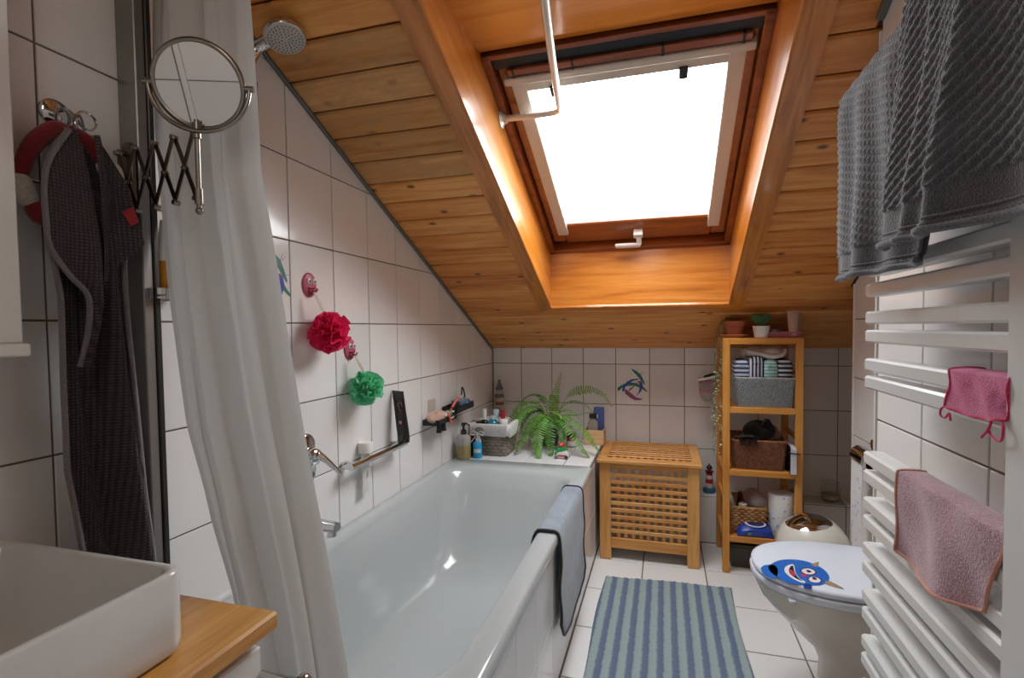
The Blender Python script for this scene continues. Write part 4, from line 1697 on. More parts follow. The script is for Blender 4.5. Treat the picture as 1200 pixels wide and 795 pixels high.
def lid_ring(x_tip, w, z, xb=-.06, n=40, sc=1.0):
    """outline of seat/lid: rounded front at x_tip (negative), straight back"""
    pts = []
    L = xb - x_tip
    for k in range(n):
        a = 2 * pi * k / n
        c, s_ = cos(a), sin(a)
        if c >= 0:
            x = xb - L * .42 + L * .42 * (c ** .35)
            y = w / 2 * (abs(s_) ** .55) * (1 if s_ > 0 else -1)
            y *= 1 - .10 * c
        else:
            x = xb - L * .42 + L * .58 * c
            y = w / 2 * (abs(s_) ** .85) * (1 if s_ > 0 else -1)
        pts.append((xb - L / 2 + (x - xb + L / 2) * sc, y * sc, z))
    return pts


xt = -.510
g = G().loft([lid_ring(xt, .385, .434, sc=.97), lid_ring(xt, .385, .437, sc=.995), lid_ring(xt, .385, .446, sc=1.0), lid_ring(xt, .385, .452, sc=.985), lid_ring(xt, .385, .4545, sc=.94), lid_ring(xt, .385, .4550, sc=.5)])
lid = part('lid', g, M_['lid'], to, 50)
g = G().loft([lid_ring(xt - .004, .40, .408, sc=.97), lid_ring(xt - .004, .40, .412, sc=.995), lid_ring(xt - .004, .40, .425, sc=1.0), lid_ring(xt - .004, .40, .431, sc=.985), lid_ring(xt - .004, .40, .432, sc=.9)])
part('seat', g, M_['lid'], to, 50)
part('buffer', G().box(-.432, -.412, -.172, -.152, .400, .409, .002), M_['lid'], to)
part('buffer', G().box(-.432, -.412, .152, .172, .400, .409, .002), M_['lid'], to)


def bowl_ring(xf, xb, w, z, n=40, p=.8):
    pts = []
    for k in range(n):
        a = 2 * pi * k / n
        c, s_ = cos(a), sin(a)
        cx = xb - (xb - xf) * .45
        x = cx + ((xb - cx) * (abs(c) ** .4) if c >= 0 else (xf - cx) * abs(c) ** .95)
        pts.append((x, w / 2 * (abs(s_) ** p) * (1 if s_ > 0 else -1), z))
    return pts


rings = [bowl_ring(-.29, -.004, .150, .055), bowl_ring(-.305, -.004, .165, .065), bowl_ring(-.30, -.004, .20, .13), bowl_ring(-.325, -.004, .235, .19),
         bowl_ring(-.385, -.004, .275, .245), bowl_ring(-.44, -.004, .315, .30), bowl_ring(-.485, -.004, .350, .352), bowl_ring(-.502, -.004, .372, .390), bowl_ring(-.505, -.004, .378, .404), bowl_ring(-.495, -.004, .365, .408)]
part('bowl', G().loft(rings), M_['bowl'], to, 50)
g = G()
for s_ in (-1, 1):
    g.tube([(-.078, s_ * .075, .418), (-.078, s_ * .075, .452)], .012, 14)
part('hinge', g, M_['chrome'], to)
# comic monster print on the lid: flat film layers
MON = {'tail': [(1.404, -1.361), (1.42, -1.337), (1.449, -1.327), (1.456, -1.358), (1.441, -1.411), (1.422, -1.421), (1.406, -1.401)],
       'body': [(1.43, -1.345), (1.45, -1.314), (1.48, -1.285), (1.515, -1.272), (1.552, -1.272), (1.579, -1.289), (1.597, -1.318), (1.602, -1.352), (1.597, -1.382), (1.578, -1.414), (1.555, -1.433), (1.526, -1.44), (1.493, -1.442), (1.468, -1.441), (1.454, -1.428), (1.43, -1.38)],
       'mouthw': [(1.485, -1.331), (1.502, -1.314), (1.513, -1.314), (1.505, -1.367), (1.508, -1.402), (1.52, -1.419), (1.509, -1.428), (1.488, -1.409), (1.477, -1.383), (1.475, -1.359)],
       'mouthd': [(1.500, -1.325), (1.509, -1.320), (1.503, -1.367), (1.506, -1.402), (1.513, -1.419), (1.497, -1.406), (1.487, -1.38), (1.488, -1.356)],
       'tongue': [(1.488, -1.356), (1.498, -1.353), (1.500, -1.385), (1.492, -1.388)],
       'eye1': [(1.523, -1.352), (1.534, -1.334), (1.554, -1.326), (1.566, -1.336), (1.567, -1.353), (1.551, -1.369), (1.532, -1.369)],
       'eye2': [(1.533, -1.399), (1.545, -1.383), (1.562, -1.383), (1.569, -1.4), (1.559, -1.417), (1.542, -1.42), (1.533, -1.414)],
       'pup1': [(1.541, -1.343), (1.549, -1.339), (1.555, -1.345), (1.552, -1.354), (1.543, -1.356)],
       'pup2': [(1.546, -1.389), (1.553, -1.385), (1.559, -1.392), (1.555, -1.401), (1.547, -1.40)],
       'nose': [(1.516, -1.381), (1.525, -1.371), (1.534, -1.373), (1.531, -1.385), (1.521, -1.390)],
       'horn1': [(1.566, -1.297), (1.598, -1.269), (1.582, -1.308)], 'horn2': [(1.583, -1.400), (1.596, -1.400), (1.620, -1.440), (1.574, -1.420)],
       'foot': [(1.509, -1.440), (1.531, -1.434), (1.528, -1.455), (1.517, -1.464), (1.506, -1.460)]}
mk = lambda n, c: plain(n, c, .3, noise=.08, nscale=60)
MC = {'blue': mk('print_blue', '#2767bd'), 'dblue': mk('print_dark_blue', '#1b3f8c'), 'white': mk('print_white', '#e2dfe0'), 'dark': mk('print_dark', '#1c1420'), 'red': mk('print_red', '#c0405a'), 'horn': mk('print_horn', '#9b8a6a'), 'violet': mk('print_violet', '#5b2a63')}


def grow(pts, s_):
    cx = sum(p[0] for p in pts) / len(pts)
    cy = sum(p[1] for p in pts) / len(pts)
    return [(cx + (x - cx) * s_, cy + (y - cy) * s_) for x, y in pts]


def film(name, pts, m, z, parent, off):
    c = bez([(x, y, 0) for x, y in pts] + [(pts[0][0], pts[0][1], 0)], len(pts) * 3)[:-1]
    return part(name, G().poly([(p.x - off[0], p.y - off[1], z) for p in c], .0003), m, parent, 0)


pr = film('monster_print', MON['body'], MC['blue'], .4551, lid, (1.90, -1.285))
pr['label'] = 'blue horned comic monster printed on the lid'
for nm, key, mc, lv, sc_ in (('print', 'tail', 'blue', 0, 1), ('print', 'foot', 'dblue', 0, 1), ('print', 'horn1', 'horn', 1, 1), ('print', 'horn2', 'horn', 1, 1), ('print', 'mouthw', 'white', 1, 1.02),
                        ('print', 'mouthd', 'dark', 2, .98), ('print', 'tongue', 'red', 3, 1.1), ('print', 'eye1', 'violet', 1, 1.12), ('print', 'eye2', 'violet', 1, 1.12),
                        ('print', 'eye1', 'white', 2, .9), ('print', 'eye2', 'white', 2, .9), ('print', 'pup1', 'dark', 3, 1), ('print', 'pup2', 'dark', 3, 1), ('print', 'nose', 'red', 2, 1)):
    film(nm, grow(MON[key], sc_), MC[mc], .4551 + .0003 * lv, lid, (1.90, -1.285))

# toilet paper holder on the wall behind the radiator
t = thing('paper_holder', 'chrome toilet paper holder with flap on the wall beside the radiator', 'paper holder', (1.90, -.875, .70))
part('wall_plate', G().lathe([(0, 0), (.022, 0), (.022, .008), (0, .009)], 20, M=Matrix.Translation((0, 0, .07)) @ Matrix.Rotation(radians(-90), 4, 'Y')), M_['chrome'], t)
gr = []
for k in range(13):
    a = radians(80 + k * 8)
    gr.append([(-.032 + .036 * cos(a) * 1.0, y, .004 + .050 * sin(a)) for y in (-.060, 0, .060)])
part('flap', G().sheet(gr, .0015), M_['chrome'], t, 60)
part('axle', G().tube([(-.006, -.066, .05), (-.032, -.066, .004), (-.032, .06, .0)], .005, 8), M_['chrome'], t)
t = thing('toilet_roll', 'toilet paper roll with blue print, its end hanging far down', 'paper roll', (1.868, -.875, .700))
Mr = Matrix.Rotation(radians(90), 4, 'X')
part('paper', G().lathe([(.016, -.052), (.028, -.052), (.028, .052), (.016, .052)], 32, M=Mr), M_['roll_paper'], t)
part('core', G().lathe([(.0165, -.052), (.0165, .052)], 20, M=Mr), M_['card'], t)
gr = []
for k in range(18):
    f = k / 17
    gr.append([(-.0285 - .006 * f * sin(f * 5), y, .0 - .365 * f) for y in (-.054, -.017, .017, .054)])
part('hanging_sheet', G().sheet(gr, .0008), M_['roll_paper'], t, 60)

# ================================================================== RADIATOR
ra = thing('towel_radiator', 'white towel radiator of flat bars in pairs on the right wall', 'radiator', (1.52, -2.38, 0))
YB0, YB1 = -1.90, -2.36
part('post', G().box(-.020, .040, -.020, .045, .25, 1.78, .006), M_['radiator'], ra, 0)
zt = [1.70, 1.662, 1.585, 1.547, 1.470, 1.432, 1.368, 1.3265, 1.2695, 1.232, 1.1735, 1.1375, .980, .941, .884, .846, .788, .748, .689, .650, .590, .552, .495, .456, .398, .36, .30]
for z in zt:
    part('bar', G().box(-.016, .022, .02, .483, z - .0265, z, .004), M_['radiator'], ra, 0)
for z in (1.62, 1.06, .42):
    part('bracket', G().tube([(.02, .012, z), (.0745, .012, z)], .011, 12), M_['radiator'], ra)

# big dark towel over the top bar ------------------------------------------------
M_['towel_dark'] = fabric('charcoal_terry', '#34353b', '#55565e', 420, strength=.8, dist=.002, sheen=.5)
M_['towel_hem'] = fabric('charcoal_hem', '#55565c', '#7a7b82', 420, strength=.5)
bt = thing('bath_towel', 'large charcoal ribbed towel draped over the top of the radiator', 'towel', (1.47, -2.3, 1.70))
MT = Matrix.Translation((-1.47, 2.3, -1.70))


def towel_panel(y_far, y_near, hem_far, hem_near, xf, ztop, nu, nv, y_shift, rib_dir, seed, back=.22, band=True, xin=1.545):
    """sheet hanging over the bar: front sheet at x = xf, back sheet at the wall side; returns grid"""
    g_ = []
    for i in range(nu + 1):
        t = i / nu
        row = []
        hem = lerp(hem_far, hem_near, t)
        L1 = ztop - hem
        tot = L1 + .06 + back
        for j in range(nv + 1):
            s_ = j / nv * tot
            y0 = lerp(y_far, y_near, t)
            if s_ < L1:
                z = hem + s_
                f = s_ / L1
                xx = xf + .010 * sin(t * 9 + seed) * (1 - f) + .007 * sin(t * 23 + f * 3 + seed) * (1 - f * .6)
                y = y0 + y_shift * (1 - f) + .006 * sin(f * 7 + t * 3)
                if xf < 1.45:
                    for tc, w_, a_ in ((.19 - .03 * f, .024, .011), (.335 - .05 * f + .05 * f * f, .026, .013), (.06, .03, .006)):
                        dq = (t - tc) / w_
                        xx -= a_ * (math.exp(-dq * dq) if dq < 0 else math.exp(-dq * dq * .45)) * (1 - .5 * f)
                # swell toward the fold
                if f > .88:
                    xx = lerp(xx, xf + .004, (f - .88) / .12)
            elif s_ < L1 + .06:
                a = (s_ - L1) / .06 * pi
                r = (xin - xf) / 2
                xx = xf + .004 + (r - .002) * (1 - cos(a))
                z = ztop + .018 * sin(a)
                y = y0
            else:
                d_ = s_ - L1 - .06
                z = ztop - d_
                xx = xin + .004 * sin(t * 11)
                y = y0
            h = .0
            bandz = s_ < .052
            if not bandz:
                u = t * abs(y_far - y_near)
                w = (s_ * cos(rib_dir) + u * sin(rib_dir)) / .0140
                q = abs(sin(pi * w)) ** .7
                p_ = .5 + .5 * sin((u * cos(rib_dir) - s_ * sin(rib_dir)) / .0125 * 2 * pi + pi * int(w))
                h = .0046 * q * (.68 + .32 * p_)
            elif s_ < .012:
                h = .003 + .0012 * sin(t * abs(y_far - y_near) / .006 * 2 * pi)
            row.append((xx - h, y, z))
        g_.append(row)
    return g_


ga = towel_panel(-1.885, -2.30, 1.338, 1.330, 1.458, 1.712, 130, 250, .045, .28, 1.0)
part('cloth', G().sheet(ga, .006, 0, MT), M_['towel_dark'], bt, 180)
gb = towel_panel(-2.235, -2.80, 1.362, 1.345, 1.435, 1.722, 180, 250, .085, -.66, 2.4, xin=1.552)
part('cloth', G().sheet(gb, .006, 0, MT), M_['towel_dark'], bt, 180)
g = G()
for gg in (ga, gb):
    g.tube([row[1] for row in gg], .0055, 6, M=MT)
    g.tube([row[7] for row in gg][::2], .0016, 5, M=MT)
part('hem', g, M_['towel_hem'], bt, 60)

# small pink washcloth and old-rose cloth -----------------------------------------
M_['pink_cloth'] = NT('pink_terry')
nt = M_['pink_cloth']
v = coords(nt)
ns = nt.n('ShaderNodeTexNoise')
ns.inputs['Scale'].default_value = 420
nt.l(v, ns.inputs['Vector'])
n2 = nt.n('ShaderNodeTexNoise')
n2.inputs['Scale'].default_value = 22
nt.l(v, n2.inputs['Vector'])
ad = nt.n('ShaderNodeMath', operation='MULTIPLY_ADD')
ad.inputs[1].default_value = .35
nt.l(ns.outputs[0], ad.inputs[0])
nt.l(n2.outputs[0], ad.inputs[2])
nt.l(ramp(nt, [(.42, '#8a4564'), (.56, '#c76a8e'), (.85, '#d98cab')], ad.outputs[0]), nt.b.inputs['Base Color'])
nt.set(Roughness=.95)
bump(nt, ns.outputs[0], .8, .002)
M_['pink_cloth'] = nt.m
M_['pink_edge'] = fabric('pink_edge', '#c01f58', '#d23a70', 300)
M_['rose_terry'] = fabric('old_rose_terry', '#93707a', '#c09aa3', 330, strength=.9, dist=.002, sheen=.4)
M_['rose_edge'] = fabric('peach_edge', '#b97c6c', '#c98f7e', 300)


def drape(bar_z, y0, y1, front0, front1, back, xf, xb, nu=24, nv=30, seed=0, sway=.004, shift=0.0, shear=0.0, droop=0.0):
    """cloth over a bar: returns grid [i along y][j from front hem over the bar to the back hem]"""
    out = []
    for i in range(nu + 1):
        t = i / nu
        fr_ = lerp(front0, front1, t) + droop * sin(pi * t)
        pr_ = []
        n1 = int(nv * .62)
        for j in range(n1 + 1):
            f = j / n1
            pr_.append((xf - .003 - sway * (1 - f) * (1 + sin(t * 8 + seed)) - .002 * sin(t * 15 + f * 6 + seed), lerp(y0, y1, t) + shift * (1 - f) + shear * (1 - f) * (t - .5), bar_z + .002 - fr_ * (1 - f)))
        for k in range(1, 6):
            a = pi * k / 6
            pr_.append((lerp(xf - .003, xb + .003, (1 - cos(a)) / 2), lerp(y0, y1, t), bar_z + .002 + .003 * sin(a)))
        for k in range(0, nv - n1 - 5):
            f = (k + 1) / (nv - n1 - 5)
            pr_.append((xb + .003, lerp(y0, y1, t), bar_z + .002 - back * f))
        out.append(pr_)
    return out


def cloth_thing(name, label, grid, m, me, r, loc, cat='washcloth'):
    t = thing(name, label, cat, loc)
    Mi = Matrix.Translation(Vector(loc) * -1)
    part('cloth', G().sheet(grid, -.004, 0, Mi), m, t, 60)
    ni, nj = len(grid), len(grid[0])
    path = [grid[0][j] for j in range(nj - 1, -1, -1)] + [grid[i][0] for i in range(1, ni)] + [grid[-1][j] for j in range(1, nj)]
    part('edging', G().tube(path, r, 6, M=Mi), me, t, 60)
    return t


XF, XB_ = 1.504, 1.542
gp = drape(1.1745, -2.218, -2.345, .054, .050, .045, XF, XB_, seed=1, sway=.002, droop=.006)
pk = cloth_thing('washcloth', 'small pink washcloth with loose threads hung over a radiator bar', gp, M_['pink_cloth'], M_['pink_edge'], .0022, (1.47, -2.28, 1.17))
for y, pts in ((-2.220, [(0, 0, 0), (-.004, .008, -.006), (-.004, .010, -.016), (-.003, .0, -.018), (-.003, -.010, -.010), (-.003, -.014, -.020)]),
               (-2.335, [(0, 0, 0), (-.004, -.012, -.008), (-.004, -.008, -.024), (-.003, .012, -.022), (-.003, .018, -.014)]),
               (-2.318, [(0, 0, 0), (-.004, -.002, -.014), (-.004, .012, -.028)])):
    z = 1.1745 - .05
    part('thread', G().tube(bez([(1.498 + p[0] - 1.47, y + p[1] + 2.28, z + p[2] - 1.17) for p in pts], 22), .0016, 6), M_['pink_edge'], pk)
gr_ = drape(.981, -2.062, -2.345, .135, .115, .05, XF, XB_, nu=30, nv=36, seed=3, sway=.009, shift=.012, shear=.06, droop=.018)
cloth_thing('washcloth', 'old-rose terry cloth with peach edging hung over the lower radiator bars', gr_, M_['rose_terry'], M_['rose_edge'], .0028, (1.47, -2.22, .98))

# ================================================================== SHOWER CURTAIN AND ROD
rd = thing('curtain_rod', 'white bent shower curtain rod fixed to the lining of the roof window', 'curtain rod', (.52, -1.314, 2.019))
mm = Matrix.Translation((-.52, 1.314, -2.019))
P = [(.524, -1.314, 2.019), (.60, -1.316, 2.018), (.685, -1.320, 2.016), (.722, -1.325, 2.015), (.742, -1.338, 2.014), (.752, -1.36, 2.013), (.76, -1.42, 2.012), (.80, -1.70, 2.012), (.855, -2.06, 2.018), (.858, -2.12, 2.02),
     (.845, -2.17, 2.022), (.80, -2.195, 2.024), (.5, -2.21, 2.026), (.012, -2.225, 2.026)]
part('tube', G().tube([P[0]] + bez(P[1:], 60), .0115, 14, M=mm), M_['rod'], rd, 60)
MY = Matrix.Rotation(radians(90), 4, 'Y')
g = G().lathe([(0, 0), (.032, 0), (.032, .004), (.018, .012), (.016, .022), (0, .022)], 24, M=Matrix.Translation((.0005, 0, 0)) @ MY)
part('flange', g, M_['rod'], rd)
g = G().lathe([(0, 0), (.032, 0), (.032, .004), (.018, .012), (.016, .022), (0, .022)], 24, M=Matrix.Translation((-.5195, -.911, .007)) @ MY)
part('flange', g, M_['rod'], rd)

cu = thing('shower_curtain', 'white shower curtain gathered at the near end of the bathtub', 'shower curtain', (.2, -2.21, 1.2))
M_['curtain'] = translucent('curtain_cloth', '#d6d7d6', .30, rough=.6)
edge_l = [(2.005, .012), (1.83, .014), (1.69, .022), (1.351, .075), (1.048, .142), (.88, .208), (.737, .30), (.612, .36), (.25, .44)]
edge_r = [(2.005, .265), (1.923, .279), (1.566, .311), (1.392, .353), (1.223, .392), (1.06, .43), (.902, .468), (.764, .522), (.644, .568), (.25, .66)]
y_mid = [(.25, -2.400), (.55, -2.376), (.9, -2.29), (2.0, -2.215)]
nu, nv = 110, 60
gr = []
for i in range(nu + 1):
    t = i / nu
    row = []
    for j in range(nv + 1):
        z = lerp(2.0, .25, j / nv)
        f = j / nv
        xl = interp(sorted(edge_l), z)[0]
        xr = interp(sorted(edge_r), z)[0]
        x = lerp(xl, xr, t)
        ph = t * 2 * pi
        a = .018 - .004 * f
        a *= min(1, 4 * min(t, 1 - t) + .25)
        y = interp(y_mid, z)[0] + a * (1.0 * sin(ph * 2.0 + .9 + .5 * f) + .55 * sin(ph * 4.3 + 1.0 - 1.1 * f) + .25 * sin(ph * 8.2 + 2 * f))
        x += .006 * sin(ph * 5 + 3 * f) + .004 * sin(9 * f + ph * 3)
        row.append((x - .2, y + 2.21, z - 1.2))
    gr.append(row)
part('cloth', G().sheet(gr, 0), M_['curtain'], cu, 180)
g = G()
for k in range(7):
    t = (k + .5) / 7
    x = lerp(.03, .25, t)
    g.tube([(x - .2 + .0, .0 + .020 * cos(2 * pi * q / 18), .826 + .022 * sin(2 * pi * q / 18) - .012) for q in range(18)], .0018, 6, closed=True)
part('ring', g, M_['white_plastic'], cu)

# ================================================================== WALL PROFILE BESIDE THE TUB
g = G().box(0.0, .052, -2.283, -2.262, .55, 2.30, .002)
structure('trim_7', g, M_['alu'])
g = G().box(.0, .056, -2.262, -2.250, .55, 2.30, .002)
structure('trim_8', g, M_['dark_alu'])

# ================================================================== COSMETIC MIRROR ON SCISSOR ARM
mi_ = thing('cosmetic_mirror', 'round magnifying mirror on a nickel scissor arm in front of the curtain', 'mirror', (.0, -2.292, 1.565), radians(-6))
part('wall_plate', G().loft([[(.036 + .016 * cos(a) * s_, y, .0 + (.055 if sin(a) > 0 else -.055) + .016 * sin(a) * s_) for a in [2 * pi * k / 24 for k in range(24)]] for y, s_ in ((.008, 1), (.002, 1), (.0, .85))]), M_['dark_steel'], mi_, 60)
part('pin', G().tube([(.036, -.012, -.065), (.036, -.012, .05)], .004, 10), M_['dark_steel'], mi_)
g = G()
for z in (-.055, .045):
    g.tube([(.036, .0, z), (.036, -.012, z)], .005, 10)
part('lug', g, M_['dark_steel'], mi_)
# four crossing pairs, slightly turned toward the room
n_, x0_, dx_ = 4, .040, .0570
zt_, zb_ = .040, -.082
for k in range(n_):
    xa, xb = x0_ + dx_ * k, x0_ + dx_ * (k + 1)
    dz0 = .002 * k
    g = G().bar((xa, -.016, zt_ + dz0), (xb, -.016, zb_ + dz0), .0105, .0022, (0, 1, 0), .0008)
    part('link', g, M_['dark_steel'], mi_, 0)
    g = G().bar((xa, -.020, zb_ + dz0), (xb, -.020, zt_ + dz0), .0105, .0022, (0, 1, 0), .0008)
    part('link', g, M_['dark_steel'], mi_, 0)
for k in range(n_ + 1):
    for z in (zt_, zb_):
        part('rivet', G().tube([(x0_ + dx_ * k, -.012, z + .002 * k), (x0_ + dx_ * k, -.0235, z + .002 * k)], .005, 10), M_['steel'], mi_)
for k in range(n_):
    zr_ = (zt_ + zb_) / 2 + .002 * k
    part('rivet', G().tube([(x0_ + dx_ * (k + .5), -.012, zr_), (x0_ + dx_ * (k + .5), -.0235, zr_)], .0038, 10), M_['steel'], mi_)
xs_ = x0_ + dx_ * n_ + .008
part('stem', G().tube([(xs_, -.018, -.098), (xs_, -.018, .068)], .0045, 12), M_['steel'], mi_)
for z in (.048, -.072):
    part('clamp', G().tube([(xs_, -.018, z - .014), (xs_, -.018, z + .014)], .0072, 12), M_['steel'], mi_)
part('end_ball', G().ball((xs_, -.018, -.098), .007, 12, 8), M_['steel'], mi_)
hd_ = bpy.data.objects.new('mirror_head', None)
COL.objects.link(hd_)
hd_.parent = mi_
RM = .0730
hd_.location = (xs_ + .012, -.019, .128)
nrm_ = (Matrix.Rotation(radians(6), 3, 'Z') @ Vector((.44, -.86, -.27))).normalized()      # the glass is turned toward the room and tipped down
yh_ = Vector((-nrm_.x, -nrm_.y, 0)).normalized()
xh_ = yh_.cross(Vector((0, 0, 1)))
Mh = Matrix((xh_, yh_, Vector((0, 0, 1)))).transposed().to_4x4()
Mh.translation = hd_.location
hd_.matrix_local = Mh
tilt_ = Matrix.Rotation(math.asin(-nrm_.z), 4, 'X')
MXr = Matrix.Rotation(radians(90), 4, 'X')
part('rim', G().tube([(RM * cos(2 * pi * k / 64), 0, RM * sin(2 * pi * k / 64)) for k in range(64)], .0055, 10, closed=True, M=tilt_), M_['steel'], hd_, 60)
part('mirror_glass', G().lathe([(0, .0035), (RM - .002, .0035), (RM - .002, -.003), (0, -.003)], 64, M=tilt_ @ MXr), M_['mirror'], hd_, 30)
part('yoke', G().tube([((RM + .010) * cos(radians(180 + 180 * k / 30)), 0, (RM + .010) * sin(radians(180 + 180 * k / 30))) for k in range(31)], .0042, 8, up=(0, 1, 0)), M_['steel'], hd_, 60)
for s_ in (-1, 1):
    part('pivot', G().tube([(s_ * (RM + .002), 0, 0), (s_ * (RM + .018), 0, 0)], .0055, 10), M_['steel'], hd_)

# ================================================================== WALL HOOK WITH TOWEL AND PLUSH
hk = thing('wall_hook', 'chrome suction hook with round plate on the left wall tiles', 'hook', (0.0, -2.395, 1.655))
part('wall_plate', G().lathe([(0, 0), (.026, 0), (.026, .004), (.020, .010), (0, .013)], 28, M=MY), M_['chrome'], hk)
part('hook_arm', G().tube(bez([(.010, 0, .004), (.030, .002, .004), (.044, .004, -.012), (.046, .004, -.030), (.036, .004, -.036), (.026, .004, -.026)], 20), .0038, 10), M_['chrome'], hk)
part('ring', G().tube([(.048, .022 + .016 * cos(2 * pi * k / 20), -.010 + .016 * sin(2 * pi * k / 20)) for k in range(20)], .0025, 8, closed=True), M_['chrome'], hk)
pls = thing('plush_garland', 'red and white plush with two arms behind the charcoal hand towel', 'plush', (.035, -2.395, 1.60))
M_['red_plush'] = fabric('red_plush', '#6d121b', '#8e1d28', 300)
M_['white_plush'] = fabric('white_plush', '#b5aca4', '#d2cbc4', 200)
arm1 = bez([(0, .0, .02), (.01, -.03, .01), (.015, -.066, -.035), (.015, -.086, -.095)], 20)
part('arm', G().tube(arm1, [.010 + .004 * sin(pi * k / 20) for k in range(21)], 12), M_['red_plush'], pls, 60)
part('cuff', G().tube(bez([(.015, -.084, -.088), (.016, -.082, -.115), (.018, -.066, -.135)], 8), [.011, .015, .017, .018, .018, .017, .016, .014, .008], 12), M_['white_plush'], pls, 60)
part('mitten', G().tube(bez([(.018, -.074, -.130), (.020, -.058, -.150), (.020, -.045, -.165)], 8), [.008, .014, .016, .017, .017, .016, .014, .011, .004], 12), M_['red_plush'], pls, 60)
arm2 = bez([(0, .0, .02), (.015, .022, .004), (.02, .044, -.030)], 14)
part('arm', G().tube(arm2, .013, 12), M_['red_plush'], pls, 60)
part('cuff', G().tube(bez([(.02, .040, -.025), (.022, .054, -.044), (.022, .064, -.062)], 8), [.012, .017, .019, .020, .020, .019, .018, .016, .010], 12), M_['white_plush'], pls, 60)
part('mitten', G().tube(bez([(.022, .062, -.058), (.024, .064, -.08), (.022, .052, -.098)], 8), [.008, .014, .016, .016, .016, .015, .013, .010, .004], 12), M_['red_plush'], pls, 60)

ht = thing('hand_towel', 'dark charcoal waffle hand towel hanging in folds from the wall hook', 'towel', (.05, -2.38, 1.2))
M_['hand_towel'] = fabric('dark_waffle', '#433d3f', '#5f585a', 420, strength=.8, dist=.002)
nt = NT('dark_waffle_weave')
v = coords(nt)
w1 = nt.n('ShaderNodeTexWave', bands_direction='Y')
w1.inputs['Scale'].default_value = 52
w1.inputs['Distortion'].default_value = .6
w2 = nt.n('ShaderNodeTexWave', bands_direction='Z')
w2.inputs['Scale'].default_value = 52
w2.inputs['Distortion'].default_value = .6
nt.l(v, w1.inputs['Vector'])
nt.l(v, w2.inputs['Vector'])
mu_ = nt.n('ShaderNodeMath', operation='MULTIPLY')
nt.l(w1.outputs['Fac'], mu_.inputs[0])
nt.l(w2.outputs['Fac'], mu_.inputs[1])
nt.l(ramp(nt, [(.05, '#393235'), (.6, '#584f51')], mu_.outputs[0]), nt.b.inputs['Base Color'])  # pits of the weave coloured darker, their shade painted in
nt.set(Roughness=.95)
bump(nt, mu_.outputs[0], .7, .003)
M_['hand_towel'] = nt.m
M_['hand_hem'] = fabric('dark_hem', '#6a6466', '#807a7c', 420)
Lt = [(1.617, -2.412), (1.565, -2.438), (1.48, -2.455), (1.378, -2.452), (1.305, -2.444), (1.15, -2.448), (1.0, -2.449), (.856, -2.432), (.70, -2.42)]
Rt = [(1.617, -2.372), (1.532, -2.350), (1.446, -2.332), (1.394, -2.334), (1.26, -2.328), (1.139, -2.318), (.942, -2.30), (.772, -2.283), (.70, -2.278)]
nu, nv = 90, 170
gr = []
for i in range(nu + 1):
    t = i / nu
    row = []
    for j in range(nv + 1):
        f = j / nv
        z = lerp(1.617, .745, f)
        yl, yr = interp(sorted(Lt), z)[0], interp(sorted(Rt), z)[0]
        y = lerp(yl, yr, t)
        op = smoothstep(0, .25, f)
        x = .055 + .020 * op * sin(t * 2 * pi * 1.35 + .6 + .9 * f) + .012 * op * sin(t * 2 * pi * 2.7 + 2.6 - 1.5 * f)
        x += .014 * op * smoothstep(.35 + .18 * f, .42 + .18 * f, t) - .006
        L_ = t * .30
        x += .0030 * (abs(sin(L_ / .0095 * pi)) * abs(sin(f * .87 / .0105 * pi + L_ * 60)))
        row.append((x - .05, y + 2.38, z - 1.2))
    gr.append(row)
part('cloth', G().sheet(gr, -.006), M_['hand_towel'], ht, 180)
g = G().tube([(p[0] + .002, p[1], p[2]) for p in gr[0][::4]], .005, 6)
g.tube([(p[0] + .002, p[1], p[2]) for p in gr[-1][::4]], .005, 6)
part('hem', g, M_['hand_hem'], ht, 60)
# front layer of the folded towel with its diagonal hem
FL = [(-2.428, 1.603), (-2.458, 1.544), (-2.469, 1.497), (-2.47, 1.433), (-2.467, 1.39), (-2.441, 1.346), (-2.413, 1.314), (-2.408, 1.275), (-2.413, 1.228), (-2.422, 1.182)]
FR = [(-2.413, 1.609), (-2.404, 1.562), (-2.397, 1.517), (-2.391, 1.465), (-2.384, 1.411), (-2.382, 1.364), (-2.385, 1.316), (-2.393, 1.268), (-2.406, 1.22), (-2.421, 1.182)]
nj_ = 60
cl_ = bez([(0, y, z) for y, z in FL], nj_)
cr_ = bez([(0, y, z) for y, z in FR], nj_)
gr = []
for i in range(25):
    t = i / 24
    row = []
    for j in range(nj_ + 1):
        f = j / nj_
        p = cl_[j].lerp(cr_[j], t)
        x = .086 + .012 * sin(pi * t) * min(1, f * 3) + .008 * sin(t * 7 + f * 4) * min(1, f * 2)
        row.append((x - .05, p.y + 2.38, p.z - 1.2))
    gr.append(row)
part('front_fold', G().sheet(gr, -.005), M_['hand_towel'], ht, 60)
part('hem', G().tube([(p[0] + .003, p[1], p[2]) for p in gr[0]], .005, 6), M_['hand_hem'], ht, 60)
